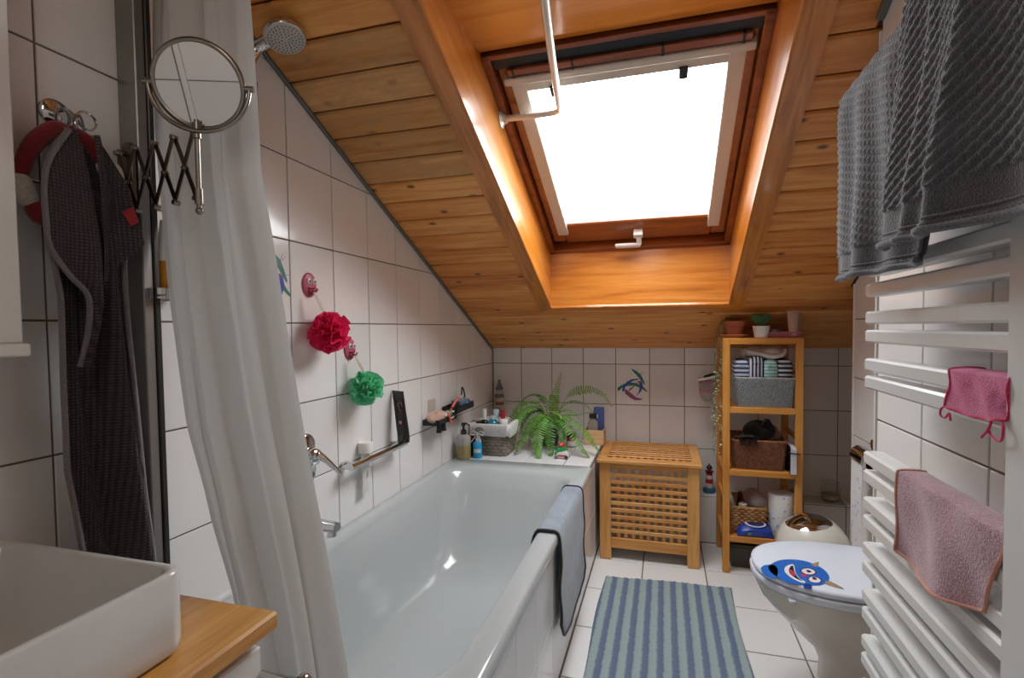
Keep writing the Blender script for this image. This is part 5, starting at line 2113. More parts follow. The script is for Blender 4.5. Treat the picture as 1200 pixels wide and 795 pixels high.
# second corner of the towel hanging at the right of the hook, with its red tag
gr = []
for i in range(25):
    t = i / 24
    row = []
    for j in range(50):
        f = j / 49
        z = lerp(1.610, lerp(1.33, 1.42, t), f)
        y = lerp(-2.385, lerp(-2.372, -2.312 - .015 * sin(f * 3), min(1, f * 2.2)), t)
        x = .082 + .010 * sin(t * 5 + f * 3) + .01 * f
        row.append((x - .05, y + 2.38, z - 1.2))
    gr.append(row)
part('corner_flap', G().sheet(gr, -.006), M_['hand_towel'], ht, 60)
M_['red_tag'] = plain('red_tag', '#a3202c', .6)
part('tag', G().poly([(.048, -2.352 + 2.38, .275), (.046, -2.330 + 2.38, .290), (.048, -2.322 + 2.38, .262), (.050, -2.338 + 2.38, .250)], .0015, (1, 0, 0)), M_['red_tag'], ht, 0, label='small red woven tag')
part('loop', G().tube(bez([(.0, .0 - .012, .41), (-.004, -.012, .445), (.0, -.004, .447), (.004, .0, .41)], 14), .0025, 6), M_['hand_hem'], ht)

# ================================================================== MIRROR CABINET, VANITY, BASIN
cb = thing('mirror_cabinet', 'white framed mirror cabinet above the basin at the left edge', 'cabinet', (0.0, -2.85, 1.20))
part('cabinet_body', G().box(0, .118, -.35, .322, .028, .78, .003), M_['white_lacquer'], cb, 0)
part('frame', G().box(.118, .128, .286, .324, .028, .78, .002), M_['white_lacquer'], cb, 0)
part('frame', G().box(.118, .128, -.35, .286, .755, .78, .002), M_['white_lacquer'], cb, 0)
part('mirror_glass', G().box(.118, .124, -.35, .286, .028, .755, .001), M_['mirror'], cb, 0)
part('bottom_shelf', G().box(0, .150, -.35, .322, .008, .028, .003), M_['white_lacquer'], cb, 0)

va = thing('vanity_unit', 'white vanity unit with a drawer front under the bamboo worktop', 'vanity', (.25, -2.83, 0))
part('body', G().box(-.245, .235, -.36, .368, .22, .772, .003), M_['white_lacquer'], va, 0)
for z0, z1 in ((.225, .49), (.498, .762)):
    d_ = part('drawer', G().box(.236, .256, -.358, .368, z0, z1, .003), M_['white_lacquer'], va, 0)
    g = G().lathe([(0, 0), (.006, 0), (.006, .064), (.013, .071), (.014, .080), (.010, .086), (0, .087)], 20, M=Matrix.Translation((.256, .365, (z0 + z1) / 2 + (.088 if z0 > .4 else 0))) @ MY)
    part('knob', g, M_['chrome'], d_, 60)
wt_ = solo('worktop', G().box(-.25, .272, -.42, .388, .782, .810, .004), M_['bamboo'],
           'bamboo worktop carrying the white basin', 'worktop', (.252, -2.833, 0), smooth=0)
g = G().box(-.24, .225, -.36, .36, .7722, .782)
g.v = [(x + 0.0, y, z) for x, y, z in g.v]
part('shadow_gap', g, M_['dark_alu'], va, 0)

bs = thing('wash_basin', 'rectangular white countertop basin standing on the bamboo worktop', 'basin', (.25, -2.83, .811))
bx0, bx1, by0, by1, hb = -.245, .222, -.34, .283, .112
rings = [rr(bx0 + .006, bx1 - .006, by0 + .006, by1 - .006, .022, 0.0, 8), rr(bx0 + .001, bx1 - .001, by0 + .001, by1 - .001, .024, .006, 8),
         rr(bx0, bx1, by0, by1, .025, .02, 8), rr(bx0, bx1, by0, by1, .025, hb - .004, 8), rr(bx0 + .0015, bx1 - .0015, by0 + .0015, by1 - .0015, .024, hb - .001, 8), rr(bx0 + .004, bx1 - .004, by0 + .004, by1 - .004, .022, hb, 8),
         rr(bx0 + .125, bx1 - .010, by0 + .012, by1 - .010, .022, hb, 8), rr(bx0 + .128, bx1 - .013, by0 + .015, by1 - .013, .022, hb - .003, 8),
         rr(bx0 + .132, bx1 - .016, by0 + .020, by1 - .018, .024, hb - .03, 8), rr(bx0 + .150, bx1 - .028, by0 + .04, by1 - .035, .03, .035, 8), rr(bx0 + .175, bx1 - .05, by0 + .07, by1 - .06, .03, .022, 8), rr(bx0 + .24, bx1 - .12, by0 + .2, by1 - .2, .03, .018, 8)]
part('basin_body', G().loft(rings), M_['ceramic'], bs, 50)
g = G().lathe([(0, .003), (.026, .003), (.030, 0), (.03, -.002)], 24, (.045, -.03, .0185))
part('drain_cover', g, M_['chrome'], bs)
g = G().tube([(bx0 + .06, -.03, hb), (bx0 + .06, -.03, hb + .15)], .017, 16)
g.tube([(bx0 + .06, -.03, hb + .12), (bx0 + .19, -.03, hb + .10)], .012, 14)
tp = solo('basin_tap', G().add([tuple(Vector(p) - Vector((bx0 + .06, -.03, hb))) for p in g.v], g.f), M_['chrome'], 'chrome tap on the deck of the white basin', 'tap', (.25 + bx0 + .06, -2.86, .811 + hb), smooth=50)

# ================================================================== SHOWER HEAD, MIXER, SPOUT, GRAB BAR
hs = thing('hand_shower', 'round hand shower with light grey spray face under the boarded slope', 'hand shower', (.0, -1.99, 1.95))
cx_, cy_, cz_ = .132, -1.95, 2.019
hm = bpy.data.objects.new('head', None)
COL.objects.link(hm)
hm.parent = hs
hm.location = (cx_, cy_ + 1.99, cz_ - 1.95)
hm.rotation_euler = (radians(-8), radians(-18), 0)
M_['spray'] = plain('spray_face', '#b9b5ae', .4)
part('shell', G().lathe([(.050, .0), (.053, .004), (.052, .014), (.044, .026), (.02, .034), (0, .036)], 40), M_['chrome'], hm, 60)
part('spray_face', G().lathe([(0, -.002), (.046, -.002), (.050, .0)], 40), M_['spray'], hm)
g = G()
for ring, cnt in ((.010, 6), (.018, 12), (.026, 16), (.034, 22), (.042, 28)):
    for k in range(cnt):
        a = 2 * pi * k / cnt + ring * 40
        g.lathe([(.0013, -.004), (.0015, -.002)], 6, (ring * cos(a), ring * sin(a), 0))
part('nozzles', g, M_['dark_alu'], hm, 0, stuff=True)
part('neck', G().tube(bez([(.095, .040, .078), (.066, .036, .068), (.045, .03, .050), (.030, .02, .012)], 12), [.019, .0185, .018, .0175, .017, .0165, .016, .0155, .015, .0145, .014, .014, .014], 16), M_['chrome'], hs, 60)
part('riser', G().tube([(.045, .02, -.04), (.045, .02, -.70)], .009, 12), M_['chrome'], hs)
part('wall_bracket', G().tube([(0, .02, -.68), (.045, .02, -.68)], .011, 12), M_['chrome'], hs)
part('wall_bracket', G().tube([(0, .02, -.06), (.045, .02, -.06)], .011, 12), M_['chrome'], hs)

mx_ = thing('shower_mixer', 'chrome bath mixer with long lever on the left wall', 'mixer tap', (0.0, -1.775, .835))
rings = []
for x, s_ in ((.0, 1), (.010, 1), (.016, .92), (.018, .7)):
    ring = []
    for k in range(32):
        a = 2 * pi * k / 32
        ring.append((x, .042 * s_ * cos(a), (.042 if sin(a) > 0 else -.042) + .042 * s_ * sin(a)))
    rings.append(ring)
part('wall_plate', G().loft(rings), M_['chrome'], mx_, 50)
part('cartridge', G().lathe([(.028, .012), (.028, .040), (.024, .052), (.012, .057), (0, .058)], 28, M=Matrix.Translation((0, .0, .012)) @ MY), M_['chrome'], mx_, 50)
part('lever', G().tube(bez([(.050, .004, .020), (.062, .018, .004), (.078, .040, -.026), (.092, .060, -.056)], 14), [.018, .0175, .017, .016, .015, .0142, .0135, .0128, .0122, .0116, .011, .0105, .010, .0095, .006], 14, flat=.75), M_['chrome'], mx_, 60)
part('diverter', G().tube([(.015, 0, -.045), (.035, 0, -.045)], .010, 16), M_['chrome'], mx_)
sp = thing('bath_spout', 'chrome bath spout low on the left wall above the tub rim', 'spout', (0.0, -1.79, .640))
part('wall_plate', G().lathe([(0, 0), (.027, 0), (.027, .006), (0, .009)], 24, M=MY), M_['chrome'], sp)
rings = []
for f in range(9):
    t_ = f / 8
    x = .006 + .125 * t_
    w, h = lerp(.020, .018, t_), lerp(.019, .012, t_)
    z = -.004 * t_
    rings.append([(x, w * cos(2 * pi * k / 20), z + h * max(-1, min(1, 1.25 * sin(2 * pi * k / 20)))) for k in range(20)])
part('spout_body', G().loft(rings), M_['chrome'], sp, 50)
part('outlet', G().tube([(.112, 0, -.008), (.112, 0, -.032)], .014, 16), M_['chrome'], sp)

gb_ = thing('grab_bar', 'short chrome grab bar on the left wall above the tub', 'grab bar', (0.0, -1.42, .765))
part('bar', G().tube([(.050, -.185, 0), (.050, .185, 0)], .0125, 18), M_['chrome'], gb_, 50)
for y in (-.160, .160):
    part('bracket', G().box(.0, .052, y - .014, y + .014, -.013, .013, .004), M_['chrome'], gb_, 0)
tb = thing('shower_gel_tube', 'black shower gel tube leaning upright on the grab bar', 'tube', (.062, -1.268, .779), radians(-19))
M_['tube_black'] = plain('tube_black', '#1c1718', .35, noise=.2, nscale=30)
M_['tube_print'] = plain('tube_print', '#8f6a4f', .4)
n = 24
rings = []
for f in (0, .1, .4, .8, .96, 1):
    a, b = lerp(.030, .036, f), lerp(.020, .002, f ** 1.5)
    z = .030 + .180 * f
    rings.append([(a * cos(2 * pi * k / n) - .030 * f, b * sin(2 * pi * k / n), z) for k in range(n)])
part('tube_body', G().loft(rings), M_['tube_black'], tb, 60)
part('cap', G().loft([[(.030 * s_ * cos(2 * pi * k / n), .020 * s_ * sin(2 * pi * k / n), z) for k in range(n)] for z, s_ in ((0, .95), (.002, 1), (.028, 1.02), (.030, 1))]), M_['gloss_black'], tb, 60)
g = G()
for zc, r in ((.150, .013),):
    g.tube([(.8 * r * cos(2 * pi * k / 20), -.014, zc + r * 1.25 * sin(2 * pi * k / 20)) for k in range(17)], .0014, 5)
    g.tube([(-.022, -.0095, zc - .012), (-.024, -.0085, zc + .012)], .0014, 5)
part('emblem', g, M_['tube_print'], tb, label='copper coloured ring emblem')
part('print', G().box(-.004, .010, -.0185, -.0165, .078, .090), M_['rose_edge'], tb, 0)

wtb = thing('shampoo_tube', 'white tube clamped behind the grab bar, cap up', 'tube', (.022, -1.475, .635))
rings = []
for f in (0, .05, .3, .7, 1):
    a, b = lerp(.026, .022, f), lerp(.002, .013, f ** .7)
    rings.append([(b * sin(2 * pi * k / n), a * cos(2 * pi * k / n), .145 * f) for k in range(n)])
part('tube_body', G().loft(rings), M_['white_plastic'], wtb, 60)
part('cap', G().lathe([(.016, .144), (.026, .150), (.027, .185), (.024, .189), (0, .190)], 24), M_['white_plastic'], wtb, 50)
part('print', G().box(.0105, .0125, -.006, .006, .06, .085, .001), M_['rail_grey'], wtb, 0)

cs = thing('soap_shelf', 'small chrome shelf on the tiles between profile and curtain', 'shelf', (0.0, -2.235, 1.315))
part('shelf_ring', G().loft([rr(.0, .085, -.04, .055, .03, z, 6) for z in (0, .022)], False, False), M_['chrome'], cs, 50)
part('plate', G().box(.002, .082, -.037, .052, .004, .008, .001), M_['steel'], cs, 0)
ob = thing('shampoo_bottle', 'white bottle with orange lower half standing on the chrome soap shelf', 'bottle', (.040, -2.222, 1.324))
M_['amber'] = plain('orange_liquid', '#c9851c', .3)
part('lower_body', G().lathe([(0, 0), (.024, 0), (.026, .004), (.021, .075)], 24), M_['amber'], ob, 50)
part('upper_body', G().lathe([(.021, .075), (.012, .150), (.010, .165), (0, .166)], 24), M_['white_plastic'], ob, 50)

# ================================================================== BATH PUFFS ON SMILEY HOOKS
M_['hook_pink'] = plain('hook_pink', '#c05a74', .4)
M_['eye_white'] = plain('eye_white', '#dedede', .4)
M_['eye_blue'] = plain('eye_blue', '#3b5f8a', .4)
M_['mouth'] = plain('mouth_red', '#8c2f34', .5)
M_['strap'] = plain('clear_strap', '#b0a690', .4)


def smiley(label, loc):
    t = thing('adhesive_hook', label, 'hook', loc)
    part('face', G().ball((.002, 0, 0), 1, 24, 14, M=Matrix.Diagonal((.009, .032, .040, 1)).to_4x4()), M_['hook_pink'], t, 60)
    for y in (-.010, .013):
        e = part('eye', G().ball((0, 0, 0), 1, 14, 8, M=Matrix.Translation((.009, y, .012)) @ Matrix.Diagonal((.003, .0085, .010, 1)).to_4x4()), M_['eye_white'], t, 60)
        part('iris', G().ball((0, 0, 0), 1, 10, 6, M=Matrix.Translation((.0115, y + .001, .011)) @ Matrix.Diagonal((.0015, .0042, .005, 1)).to_4x4()), M_['eye_blue'], e, 60)
        part('pupil', G().ball((0, 0, 0), 1, 8, 6, M=Matrix.Translation((.0128, y + .001, .011)) @ Matrix.Diagonal((.001, .0018, .0022, 1)).to_4x4()), M_['gloss_black'], e, 60)
    part('mouth', G().tube(bez([(.0095, -.016, -.010), (.0115, .0, -.013), (.0105, .015, -.007)], 12), .0016, 6), M_['gloss_black'], t)
    part('tongue', G().ball((0, 0, 0), 1, 12, 8, M=Matrix.Translation((.007, -.004, -.022)) @ Matrix.Diagonal((.005, .011, .013, 1)).to_4x4()), M_['mouth'], t, 60)
    part('peg', G().tube(bez([(.006, .004, -.016), (.022, .004, -.022), (.028, .004, -.012)], 8), .003, 8), M_['hook_pink'], t)
    return t


def puff(label, loc, c, seed, r=.052, strap=.075):
    t = thing('bath_puff', label, 'bath puff', loc)
    m = translucent('net_' + c[1:], c, .35, rough=.6)
    rs = random.Random(seed)
    g = G()
    for q in range(64):
        # ruffle: a small wavy disc standing on the ball
        u = rs.uniform(-1, 1)
        a = rs.uniform(0, 2 * pi)
        d = Vector((math.sqrt(1 - u * u) * cos(a), math.sqrt(1 - u * u) * sin(a), u))
        tn = d.orthogonal().normalized()
        tn = (Matrix.Rotation(rs.uniform(0, 6.28), 3, d) @ tn)
        bn = d.cross(tn)
        c0 = d * r * rs.uniform(.30, .45)
        w = r * rs.uniform(.50, .72)
        hgt = r * rs.uniform(.40, .80)
        ph = rs.uniform(0, 6.28)
        cols_ = []
        for i in range(13):
            s_ = -1 + 2 * i / 12
            row = []
            for j in range(4):
                f = j / 3
                p = c0 + tn * (w * s_ * (.45 + .55 * f)) + d * (hgt * f * (1 - .45 * s_ * s_)) + bn * (r * .20 * f * sin(s_ * 7 + ph) + r * .10 * sin(s_ * 3 + ph))
                row.append(p)
            cols_.append(row)
        g.sheet(cols_, 0)
    Mq = Matrix.Diagonal((.92, 1.08, .95, 1)).to_4x4()
    g.v = [tuple(Mq @ Vector(p)) for p in g.v]
    part('ruffles', g, m, t, 180, stuff=True)
    g = G()
    for s_ in (-1, 1):
        g.tube(bez([(-.028, -.030, strap), (-.015, -.022 + s_ * .004, strap * .72), (0, 0, r * .5)], 10), .0036, 6, flat=.3, up=(1, 0, 0))
    part('cord', g, M_['strap'], t)
    return t


smiley('pink smiling-face hook holding the crimson bath puff', (0.002, -1.728, 1.390))
puff('crimson pink bath puff hanging from the upper smiling-face hook', (.060, -1.712, 1.240), '#ee2f6e', 1, .064, .125)
smiley('pink smiling-face hook holding the green bath puff', (0.002, -1.527, 1.175))
puff('mint green bath puff hanging from the lower smiling-face hook', (.060, -1.508, 1.035), '#7ee0b2', 2, .060, .115)

# ================================================================== WALL DECALS
DEC = {'green1': [(.904, .99), (.937, .975), (.965, .953), (.98, .922), (.991, .894), (.988, .886), (.972, .906), (.949, .937), (.922, .966)],
       'green2': [(.823, .866), (.855, .889), (.898, .902), (.941, .899), (.976, .882), (1.003, .851), (1.003, .843), (.972, .864), (.929, .881), (.886, .88), (.855, .869), (.827, .844)],
       'blue1': [(.851, .851), (.859, .879), (.879, .904), (.91, .922), (.953, .927), (.949, .919), (.918, .912), (.89, .892), (.871, .872), (.865, .847), (.857, .843)],
       'blue2': [(.957, .913), (.972, .906), (.978, .882), (.968, .85), (.937, .815), (.953, .845), (.96, .877)],
       'plum': [(.867, .859), (.882, .856), (.906, .836), (.937, .809), (.978, .802), (.964, .794), (.929, .791), (.898, .808), (.87, .833)],
       'plum2': [(.89, .856), (.91, .872), (.937, .887), (.914, .864), (.9, .85)], 'plum3': [(.941, .909), (.966, .913), (.957, .895)]}
M_['dg'] = plain('decal_green', '#1d8071', .35, noise=.2, nscale=40)
M_['db'] = plain('decal_blue', '#3a4bb0', .35, noise=.2, nscale=40)
M_['dp'] = plain('decal_plum', '#94507a', .35, noise=.15, nscale=40)
DM = {'g': 'dg', 'b': 'db', 'p': 'dp'}


def decal(label, M):
    t = thing('wall_decal', label, 'wall sticker')
    t.matrix_world = M
    for lv, (k, pts) in enumerate(DEC.items()):
        part('brush_stroke', G().poly([(x - .913, -.0004 * (1 + lv * .3), z - .89) for x, z in pts], .0002, (0, -1, 0)), M_[DM[k[0]]], t, 0)
    g = G()
    for a, b in (((.95, .935), (.985, .965)), ((.955, .935), (.975, .972)), ((.96, .905), (1.0, .912))):
        g.bar((a[0] - .913, -.0007, a[1] - .89), (b[0] - .913, -.0007, b[1] - .89), .0012, .0004, (0, -1, 0))
    part('fine_lines', g, M_['dp'], t, 0)
    return t


decal('swirl sticker of green, blue and plum strokes on a back wall tile', Matrix.Translation((.913, 0, .89)))
Ml = Matrix.Translation((0, -1.898, 1.392)) @ Matrix.Rotation(radians(90), 4, 'Z')
decal('swirl sticker on a left wall tile, half hidden by the shower curtain', Ml)

# ================================================================== THINGS ON THE TILED DECK
DZ0 = .5495
# pump bottles --------------------------------------------------------------------------
M_['soap_clear'] = translucent('clear_bottle', '#c6c4bd', .3, .85, .15)
M_['soap_amber'] = translucent('amber_soap', '#b9a878', .35, .97, .15)
M_['blue_soap'] = plain('blue_soap', '#2196c6', .2, noise=.05)
M_['pale_cap'] = plain('pale_cap', '#b8c6cc', .3)
M_['label_print'] = plain('label_print', '#7a776c', .5)


def pump(t, r, h, m, mc, ph, parts=None, liquid=None):
    if liquid:
        part('liquid', G().lathe([(0, .001), (r * .95, .001), (r, .006), (r, h * .56), (0, h * .56)], 28), liquid, t, 50)
        part('bottle_body', G().lathe([(r, h * .56), (r, h * .86), (r * .80, h * .95), (r * .38, h)], 28), m, t, 50)
    else:
        part('bottle_body', G().lathe([(0, 0), (r * .94, 0), (r, .004), (r, h * .84), (r * .8, h * .93), (r * .4, h)], 28), m, t, 50)
    g = G().lathe([(r * .42, h - .002), (r * .42, h + ph * .35), (r * .18, h + ph * .4), (r * .18, h + ph * .75)], 18)
    g.tube([(0, 0, h + ph * .72), (0, 0, h + ph)], r * .30, 14)
    g.tube(bez([(0, 0, h + ph * .86), (.012, -.010, h + ph * .88), (.026, -.022, h + ph * .72)], 8), r * .14, 8)
    part('pump', g, mc, t, 50)


t = thing('pump_bottle', 'clear pump bottle half full of beige soap at the far tub corner', 'bottle', (.066, -.655, .5515), radians(60))
pump(t, .038, .130, M_['soap_clear'], M_['gloss_black'], .062, liquid=M_['soap_amber'])
g = G()
for k in range(9):
    z = .028 + .010 * k
    for s_ in (-1, 1):
        g.loft([[(.0385 * cos(a), .0385 * sin(a), z + dz) for a in (radians(-95 + 38 * s_ - 9), radians(-95 + 38 * s_ + 5 + 4 * (k % 3)))] for dz in (0, .0035)], False, False)
part('print', g, M_['label_print'], t, 0)
t = thing('pump_bottle', 'small bright blue pump bottle in front of the grey wicker basket', 'bottle', (.133, -.625, .5505), radians(30))
pump(t, .025, .088, M_['blue_soap'], M_['pale_cap'], .045)
part('label_print', G().loft([[(.0255 * cos(a), .0255 * sin(a), z) for a in [radians(-150 + 8 * k) for k in range(13)]] for z in (.03, .05)], False, False), M_['pale_cap'], t, 0)
M_['dark_red'] = plain('dark_red_bottle', '#59221c', .25)
M_['peach'] = plain('peach_cap', '#cda58a', .4)
t = thing('shampoo_bottle', 'dark red bottle with a peach cap behind the blue pump bottle', 'bottle', (.092, -.585, .5505))
part('bottle_body', G().loft([rr(-.030 * s_, .030 * s_, -.018 * s_, .018 * s_, .012 * s_, z, 4) for z, s_ in ((0, .95), (.004, 1), (.115, 1), (.122, .9))]), M_['dark_red'], t, 50)
part('cap', G().loft([rr(-.026 * s_, .026 * s_, -.016 * s_, .016 * s_, .011 * s_, z, 4) for z, s_ in ((.122, 1), (.160, .98), (.164, .9))]), M_['peach'], t, 50)

# grey wicker basket with white liner ---------------------------------------------------------
bk = basket('wicker_basket', 'grey wicker basket with white cloth liner in the tub corner', (.190, -.490, DZ0), .165, .165, .205, .200, .165, 9, 22, M_['wicker_grey'], M_['wicker_grey'], amp=.006, strand=.006, rotz=.02, inner=M_['wicker_gap_shade'])
M_['liner_w'] = fabric('white_liner', '#c9c8c6', '#dddcda', 300)
rings = []
for z, o in ((.110, .015), (.120, .018), (.150, .018), (.172, .016), (.180, .006), (.176, -.006), (.13, -.014)):
    w = lerp(.165, .205, z / .165) / 2 + o
    d = lerp(.165, .200, z / .165) / 2 + o
    ring = rr(-w, w, -d, d, .028, z, 8)
    rings.append([(x + .003 * sin(7 * k / 3), y + .003 * cos(5 * k / 3), z_ + (.006 * sin(k * .6) if z < .112 else .002 * sin(k * .9))) for k, (x, y, z_) in enumerate(ring)])
part('liner', G().loft(rings, False, False), M_['liner_w'], bk, 60, label='white cloth liner folded over the rim')
g = G()
bxk, byk = -.062, -.123
for pts in ([(0, 0, 0), (-.022, -.010, .014), (-.040, -.008, -.002), (-.020, -.010, -.006), (0, 0, 0)], [(0, 0, 0), (.020, -.012, .016), (.040, -.008, .004), (.022, -.010, -.004), (0, 0, 0)],
            [(0, 0, 0), (-.014, -.010, -.02), (-.034, -.010, -.045)], [(0, 0, 0), (.016, -.012, -.022), (.022, -.010, -.075)]):
    g.tube(bez([(bxk + p[0], byk + p[1], .128 + p[2]) for p in pts], 16), .0055, 6, flat=.4)
g.ball((bxk, byk - .006, .128), .008, 10, 8)
part('bow', g, M_['liner_w'], bk, 60)
g = G().lathe([(0, 0), (.022, 0), (.022, .003), (0, .004)], 20, M=Matrix.Translation((-.055, -.116, .148)) @ Matrix.Rotation(radians(90), 4, 'X') @ Matrix.Diagonal((1.1, .7, 1, 1)).to_4x4())
part('handle_hole', g, M_['wicker_grey'], bk)
# bottles in it
M_['teal'] = plain('teal_bottle', '#1f7f95', .2, noise=.05)
M_['dark_bottle'] = plain('dark_bottle', '#1d1a22', .25)
M_['red_cap'] = plain('red_cap', '#b3202c', .3)


def small_bottle(label, x, y, zb, r, h, m, mc, cr, ch, kind='plain'):
    t = thing('toiletry_bottle', label, 'bottle', (x, y, zb))
    if kind == 'ball':
        part('bottle_body', G().ball((0, 0, r), r, 24, 14), m, t, 60)
        h = 2 * r - .006
    else:
        part('bottle_body', G().lathe([(0, 0), (r * .95, 0), (r, .003), (r, h * .85), (r * .75, h * .95), (cr * .8, h)], 24), m, t, 50)
    if kind == 'spray':
        g = G().lathe([(cr, h), (cr, h + ch * .35), (cr * .55, h + ch * .45), (cr * .55, h + ch * .6)], 18)
        g.loft([rr(-cr * .9, cr * 1.2, -cr * .7, cr * .7, .003, h + ch * f, 3) for f in (.6, 1.0)])
        part('spray_head', g, mc, t, 50)
    else:
        part('cap', G().lathe([(cr, h - .001), (cr, h + ch * .9), (cr * .9, h + ch), (0, h + ch)], 20), mc, t, 50)
    return t


zb = DZ0 + .09
small_bottle('dark bottle with a white spray head in the wicker basket', .128, -.50, zb, .022, .092, M_['dark_bottle'], M_['white_plastic'], .013, .060)
small_bottle('round teal bottle with a pale neck in the wicker basket', .180, -.505, zb + .03, .036, .07, M_['teal'], M_['pale_cap'], .013, .022, 'ball')
small_bottle('white bottle behind the teal round bottle in the wicker basket', .176, -.44, zb, .024, .098, M_['white_plastic'], M_['pale_cap'], .018, .045)
small_bottle('small bottle with a red nozzle cap in the wicker basket', .222, -.455, zb, .022, .092, M_['white_plastic'], M_['red_cap'], .013, .052)
small_bottle('jar with a broad white cap in the wicker basket', .245, -.515, zb, .026, .072, M_['dark_bottle'], M_['white_plastic'], .024, .03)
small_bottle('short black bottle at the left end of the wicker basket', .118, -.555, zb, .022, .085, M_['gloss_black'], M_['gloss_black'], .018, .012)
t = thing('razor', 'dark razor lying across the wicker basket rim', 'razor', (.10, -.53, DZ0 + .176))
part('handle', G().tube([(-.03, 0, .0), (.05, -.01, .012)], .004, 10), M_['gloss_black'], t)
part('blade_head', G().box(-.036, -.028, -.018, .018, -.004, .006, .002), M_['steel'], t, 0)

# tall layered bottle in the corner
M_['cream_b'] = plain('cream_layer', '#b9ab97', .35)
M_['slate_b'] = plain('slate_layer', '#5f7078', .3)
M_['rust_b'] = plain('rust_layer', '#84432c', .4)
t = thing('corner_bottle', 'tall bottle of slate, cream and rust bands in the room corner', 'bottle', (.075, -.085, DZ0))
for (r0, z0, r1, z1, mm_) in ((.028, 0, .028, .20, 'cream_b'), (.0283, .20, .028, .222, 'rust_b'), (.028, .222, .027, .25, 'cream_b'), (.023, .27, .020, .30, 'cream_b')):
    part('band', G().lathe([(0, z0), (r0, z0 + .001), (r1, z1), (0, z1)], 28), M_[mm_], t, 50)
part('collar', G().lathe([(.026, .248), (.031, .254), (.031, .268), (.026, .274), (.0, .274)], 28), M_['slate_b'], t, 50)
part('collar', G().lathe([(.021, .298), (.025, .303), (.025, .312), (.019, .320), (.011, .345), (.008, .350), (.009, .358), (.005, .364), (0, .365)], 28), M_['slate_b'], t, 50)
part('red_band', G().lathe([(.0283, .125), (.0287, .126), (.0287, .148), (.0283, .149)], 28), M_['rust_b'], t, 50)
fc = bpy.data.curves.new('letter', 'FONT')
fc.body = 'B'
fc.size = .045
fc.extrude = .0012
fc.align_x = 'CENTER'
_tmp = bpy.data.objects.new('letter_curve', fc)
COL.objects.link(_tmp)
bpy.context.view_layer.update()
me_ = bpy.data.meshes.new_from_object(_tmp.evaluated_get(bpy.context.evaluated_depsgraph_get()))
bpy.data.objects.remove(_tmp)
me_.materials.append(M_['gloss_black'])
fo = obj('letter', me_, t)
fo.rotation_euler = (radians(90), 0, radians(8))
fo.location = (.006, -.0288, .155)
pl_ = part('letter_label', G().loft([[(.0284 * cos(a), .0284 * sin(a), z) for a in [radians(-105 + 6 * k) for k in range(11)]] for z in (.15, .20)], False, False), M_['cream_b'], t, 0)

# wooden box, perfume and blue carton
t = thing('wooden_box', 'small pale wooden box at the right end of the deck by the hamper', 'box', (.700, -.150, DZ0))
for x0, x1, y0, y1 in ((-.055, .060, -.060, -.054), (-.055, .060, .054, .060), (-.055, -.049, -.054, .054), (.054, .060, -.054, .054)):
    part('side', G().box(x0 - .0, x1, y0, y1, 0, .088, .001), M_['box_wood'], t, 0)
part('bottom', G().box(-.05, .054, -.054, .054, .0, .006), M_['box_wood'], t, 0)
M_['perfume'] = translucent('perfume_glass', '#b7ad9e', .2, .9, .1)
t = thing('perfume_bottle', 'square perfume bottle with black cap in the wooden box', 'bottle', (.692, -.165, DZ0 + .007))
part('glass', G().loft([rr(-.030 * s_, .030 * s_, -.018, .018, .008, z, 4) for z, s_ in ((0, .97), (.003, 1), (.115, 1), (.130, .8), (.137, .45))]), M_['perfume'], t, 50)
part('collar', G().lathe([(.014, .136), (.014, .146), (0, .146)], 18), M_['steel'], t)
part('cap', G().loft([rr(-.022, .022, -.015, .015, .006, z, 4) for z in (.146, .170)] + [rr(-.019, .019, -.012, .012, .005, .173, 4)]), M_['gloss_black'], t, 40)
g = G()
for k in range(4):
    g.box(-.018 + .010 * k, -.012 + .010 * k, -.0188, -.0180, .06, .075)
part('print', g, M_['gloss_black'], t, 0)
M_['periwinkle'] = plain('periwinkle_carton', '#4d5fa0', .45)
t = thing('blue_carton', 'periwinkle blue flat bottle behind the perfume in the wooden box', 'bottle', (.722, -.115, DZ0 + .007))
part('bottle_body', G().loft([rr(-.032 * s_, .032 * s_, -.014 * s_, .014 * s_, .010 * s_, z, 5) for z, s_ in ((0, .96), (.004, 1), (.175, 1.0), (.198, .96), (.204, .86))]), M_['periwinkle'], t, 50)
part('handle_hole', G().ball((0, 0, 0), 1, 14, 8, M=Matrix.Translation((-.008, -.0135, .15)) @ Matrix.Diagonal((.006, .002, .014, 1)).to_4x4()), M_['pale_cap'], t, 60)
# jar with magenta label
M_['magenta'] = plain('magenta_label', '#b0265e', .4)
t = thing('cream_jar', 'white jar with magenta band and black lid under the fern', 'jar', (.578, -.270, DZ0))
part('jar_body', G().lathe([(0, .004), (.026, .004), (.027, .006), (.027, .040), (.0272, .052), (.0, .052)], 24), M_['white_plastic'], t, 50)
part('base', G().lathe([(0, 0), (.0265, 0), (.0265, .005), (0, .005)], 24), M_['gloss_black'], t)
part('label', G().lathe([(.0275, .036), (.0278, .037), (.0278, .052), (.0275, .053)], 24), M_['magenta'], t)
part('lid', G().lathe([(.027, .053), (.028, .055), (.028, .078), (.025, .082), (0, .082)], 24), M_['gloss_black'], t, 50)
